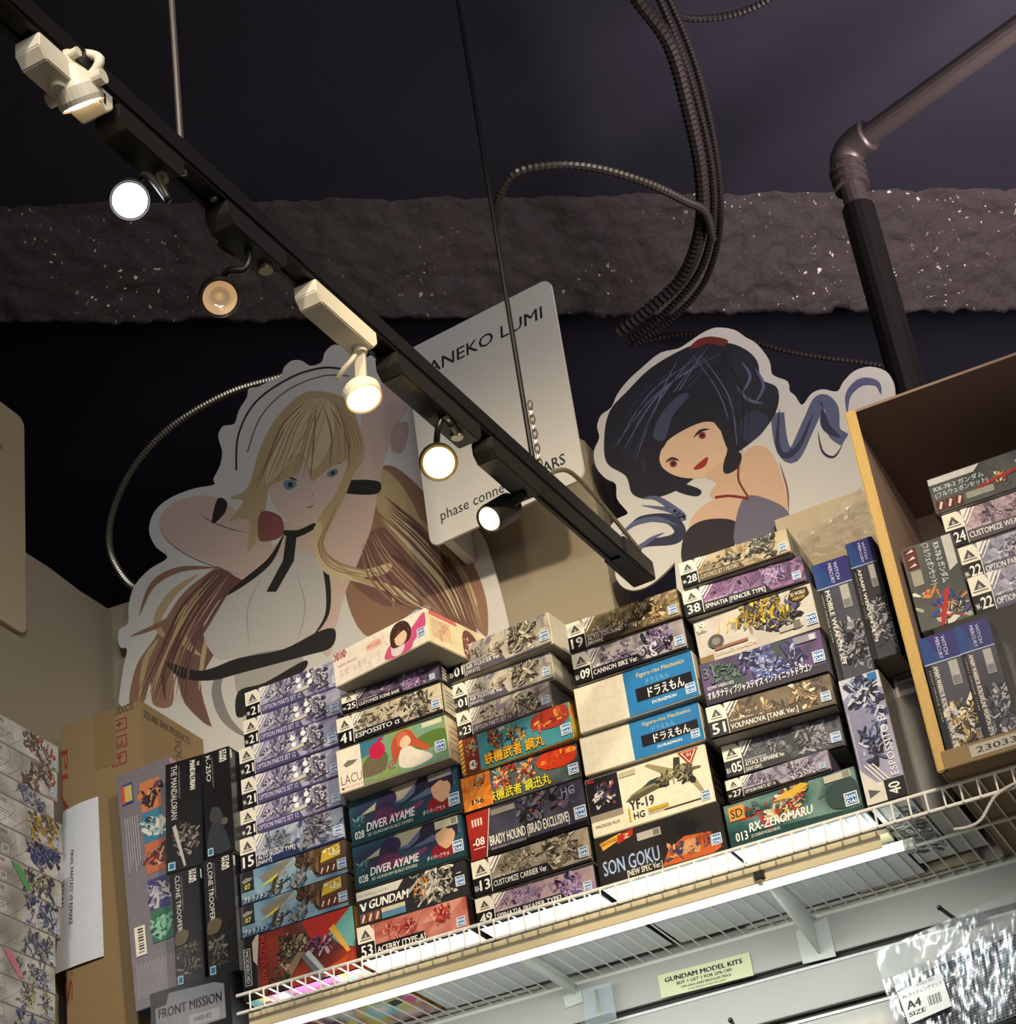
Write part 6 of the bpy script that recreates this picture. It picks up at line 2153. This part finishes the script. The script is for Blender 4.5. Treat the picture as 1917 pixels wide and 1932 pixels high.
# crumpled clear film on that board
g = Geo()
m_film = mat('clear_film', 'd8d0c0', 0.15, alpha=0.30, coat=0.5)
fo = onY(1500, 1015, 3.32)
NF = 22
pt = []
for i in range(NF + 1):
    row = []
    for j in range(NF + 1):
        u, v = i / NF, j / NF
        pxy = (1490 + 150 * u + 20 * (1 - v), 1060 - 110 * v * (0.35 + 0.65 * u) - 40 * u)
        p = onY(pxy[0], pxy[1], 3.325)
        p.y += 0.018 * noise.noise(Vector((u * 6, v * 6, 3))) + 0.008 * noise.noise(Vector((u * 17, v * 15, 8)))
        row.append(p)
    pt.append(row)
for i in range(NF):
    for j in range(NF):
        g.face([pt[i][j], pt[i + 1][j], pt[i + 1][j + 1], pt[i][j + 1]])
fm_ = g.build('plastic_film', m_film, origin=tuple(pt[0][0]))
tag(fm_, 'crumpled clear plastic film in front of the cream backing board', 'plastic')

# sign on the left side wall (only its right end is in view)
XL = WALLX + 0.012
s0, s1 = onX(32, 790, XL), onX(6, 1172, XL)
sroot = empty('wall_sign', (XL, s0.y, s1.z), 0, 'white rounded sign board on the left side wall, cut by the left frame edge', 'sign')
HS = s0.z - s1.z + 0.012
yend = onX(46, 830, XL).y - s0.y
pts = []
for cy_, cz_, a0 in ((yend - rr, rr, -90), (yend - rr, HS - rr, 0), (yend - 0.6, HS - rr, 90), (yend - 0.6, rr, 180)):
    for k in range(6):
        a = math.radians(a0 + 18 * k)
        pts.append(Vector((0, cy_ + rr * math.cos(a), cz_ + rr * math.sin(a))))
Geo().prism(pts, (-0.010, 0, 0)).build('board', mat('cream_sign_board', 'b8a888', 0.6), sroot)
c = Canvas((0.0002, yend - 0.6, 0), (0, 0.6, 0), (0, 0, HS))
MS = Matrix.Translation(sroot.location)
u0, v0 = frompx(c, MS, 2, 850)
c.text('*', u0 - 0.01, v0 - 0.02, 0.05, '8a8448', bold=0.02)
u0, v0 = frompx(c, MS, 1, 965)
c.text('E', u0 - 0.02, v0, 0.03, '3a3a3c', bold=0.02)
c.build('lettering', PRINT_MATT, sroot)

# ------------------------------------------------------------------ on the slat wall
sg = [onY(x, y, 3.389) for x, y in ((1248, 1884), (1422, 1840), (1416, 1789), (1239, 1841))]
so = empty('price_sign', tuple(sg[0]), 0, 'small pale yellow price sign with black lettering on the slat wall', 'sign')
exs = (sg[1] - sg[0])
exs.y = 0
ezs = Vector((0, 0, (sg[3] - sg[0]).z))
Geo().box((0, 0, 0), exs, (0, 0.0025, 0), ezs).build('card', mat('pale_yellow_card', 'e4e6bc', 0.6), so)
c = Canvas((0, -0.0002, 0), exs, ezs)
c.text('GUNDAM MODEL KITS', 0.07, 0.62, 0.20, '14140f', w=0.84, bold=0.05)
c.text('BUY 1 GET 1 FOR 20% OFF', 0.19, 0.40, 0.13, '14140f', w=0.60, bold=0.03)
c.text('ON SALE AND REGULAR PRICE', 0.23, 0.22, 0.10, '14140f', w=0.54, bold=0.02)
c.text('SOME PROMOTIONS MAY APPLY', 0.30, 0.08, 0.06, '3a3a30', w=0.42, bold=0.01)
c.build('lettering', PRINT_MATT, so)

m_hook = mat('black_plastic_hook', '141414', 0.35)


def hook(tip_px, base_px, label, ylen=0.16):
    b = onY(base_px[0], base_px[1], 3.385)
    t = onY(tip_px[0], tip_px[1], 3.385 - ylen)
    h = empty('display_hook', tuple(b), 0, label, 'hook')
    e = t - b
    Geo().tube(catmull([Vector((0, 0, 0)), Vector((e.x * 0.5, e.y * 0.55, 0)), Vector((e.x * 0.85, e.y * 0.88, 0.002)), e], 6), 0.0035, 10).build('arm', m_hook, h, smooth=True)
    Geo().lathe(e, (0, -0.5, 1), [(-0.004, 0.0036), (0, 0.0045), (0.003, 0.003), (0.004, 0)], 12).build('tip', m_hook, h)
    Geo().box((-0.004, -0.006, -0.012), (0.045, 0, 0), (0, 0.006, 0), (0, 0, 0.018)).build('back_clip', m_hook, h, bevel=0.001)
    return h


hook((1772, 1712), (1812, 1740), 'black display hook above the bagged cutting mat', 0.09)
hook((1378, 1924), (1398, 1952), 'black display hook tip at the bottom edge below the sign', 0.09)

# bagged cutting mat
bag = [onY(x, y, 3.33) for x, y in ((1708, 1990), (1960, 1900), (1925, 1680), (1653, 1800))]
bo = empty('cutting_mat_pack', tuple(bag[0]), 0, 'dark gridded cutting mat in a crinkled clear bag with A4 SIZE label', 'packet')


def bagp(u, v):
    return bag[0].lerp(bag[1], u).lerp(bag[3].lerp(bag[2], u), v) - bag[0]


c = Canvas((0, 0, 0), bag[1] - bag[0], bag[3] - bag[0], mapper=bagp, out=(0, -1, 0))
c.layer = 0
g = Geo()
g.prism([bagp(0.06, 0), bagp(0.98, 0), bagp(0.98, 0.66), bagp(0.06, 0.66)], (0, 0.003, 0))
g.build('mat_sheet', mat('dark_mat_blue', '2a3440', 0.6), bo)
for k in range(30):
    x = 0.06 + 0.92 * k / 29
    c.line([(x, 0), (x, 0.64)], 0.004, 'b8c4c8')
for k in range(24):
    y = 0.64 * k / 23
    c.line([(0.06, y), (0.98, y)], 0.003, 'b8c4c8')
c.build('grid_print', PRINT_MATT, bo)
c = Canvas((0, 0, 0), bag[1] - bag[0], bag[3] - bag[0], mapper=bagp, out=(0, -1, 0))
c.layer = 3700
c.poly([(0.10, 0.22), (0.42, 0.24), (0.40, 0.56), (0.08, 0.54)], 'c8ccd0')
c.text('Mr.カッティングマット', 0.11, 0.46, 0.035, '2a2c30', w=0.28, bold=0.02)
c.text('A4', 0.12, 0.35, 0.075, '1c1e22', w=0.10, bold=0.05)
c.text('SIZE', 0.12, 0.28, 0.040, '1c1e22', w=0.12, bold=0.04)
c.text('MT802-900', 0.22, 0.52, 0.025, '3a3c40', w=0.12, bold=0)
for k in range(9):
    c.rect(0.27 + 0.011 * k, 0.31, 0.27 + 0.011 * k + (0.007 if k % 2 else 0.004), 0.40, '2a2c30')
c.build('printed_label', PRINT_MATT, bo)
m_bag = mat('clear_bag', 'c8d0d8', 0.24, metal=1.0, alpha=0.30)
m_bagh = mat('clear_bag_header', 'c8ced0', 0.12, alpha=0.30, coat=1.0)
for nm, v0_, v1_, m_, amp in (('bag_film', 0.0, 0.72, m_bag, 0.010), ('bag_header', 0.72, 1.0, m_bagh, 0.003)):
    g = Geo()
    NX, NY = 60, 40
    for i in range(NX):
        for j in range(NY):
            q = []
            for a, b in ((0, 0), (1, 0), (1, 1), (0, 1)):
                u, v = (i + a) / NX, v0_ + (v1_ - v0_) * (j + b) / NY
                p = bagp(u, v) + Vector((0, -0.010 + amp * noise.noise(Vector((u * 13, v * 2.2, 1))) + amp * 0.3 * noise.noise(Vector((u * 30, v * 7, 4))), 0))
                q.append(p)
            g.face(q)
    o = g.build(nm, m_, bo, smooth=False)
# clear acrylic holder with a clip under the second bracket
ah = [onY(x, y, 3.37) for x, y in ((1105, 1940), (1163, 1922), (1152, 1852), (1098, 1868))]
ao = empty('acrylic_holder', tuple(ah[0]), 0, 'clear acrylic sign holder with metal pin below the shelf bracket', 'holder')
m_acr = mat('clear_acrylic', 'c8d4dc', 0.08, alpha=0.35, coat=1.0)
pth = [p - ah[0] for p in ah]
Geo().prism(pth, (0, 0.003, 0)).build('plate', m_acr, ao)
Geo().prism([pth[0], pth[1], pth[1] + Vector((0, -0.03, 0.004)), pth[0] + Vector((0, -0.03, 0.004))], (0, 0, 0.003)).build('lip', m_acr, ao)
mid = (pth[2] + pth[3]) / 2
Geo().tube([mid + Vector((0, -0.004, -0.008)), (pth[0] + pth[1]) / 2 + Vector((0, -0.004, 0.012))], 0.0016, 8).build('pin', m_chrome, ao)

# white cable hanging on the lip at the right
cb = flex('white_cable', [onY(x, y, 2.992) for x, y in ((1930, 1470), (1880, 1500), (1852, 1545), (1828, 1560), (1800, 1565))], 0.003, 0.004, mat('white_cable', 'd0ccc4', 0.5), 'white cable looped over the shelf lip at the right edge', 'cable')

bpy.data.objects.remove(_font_obj)
bpy.data.curves.remove(_font_curve)
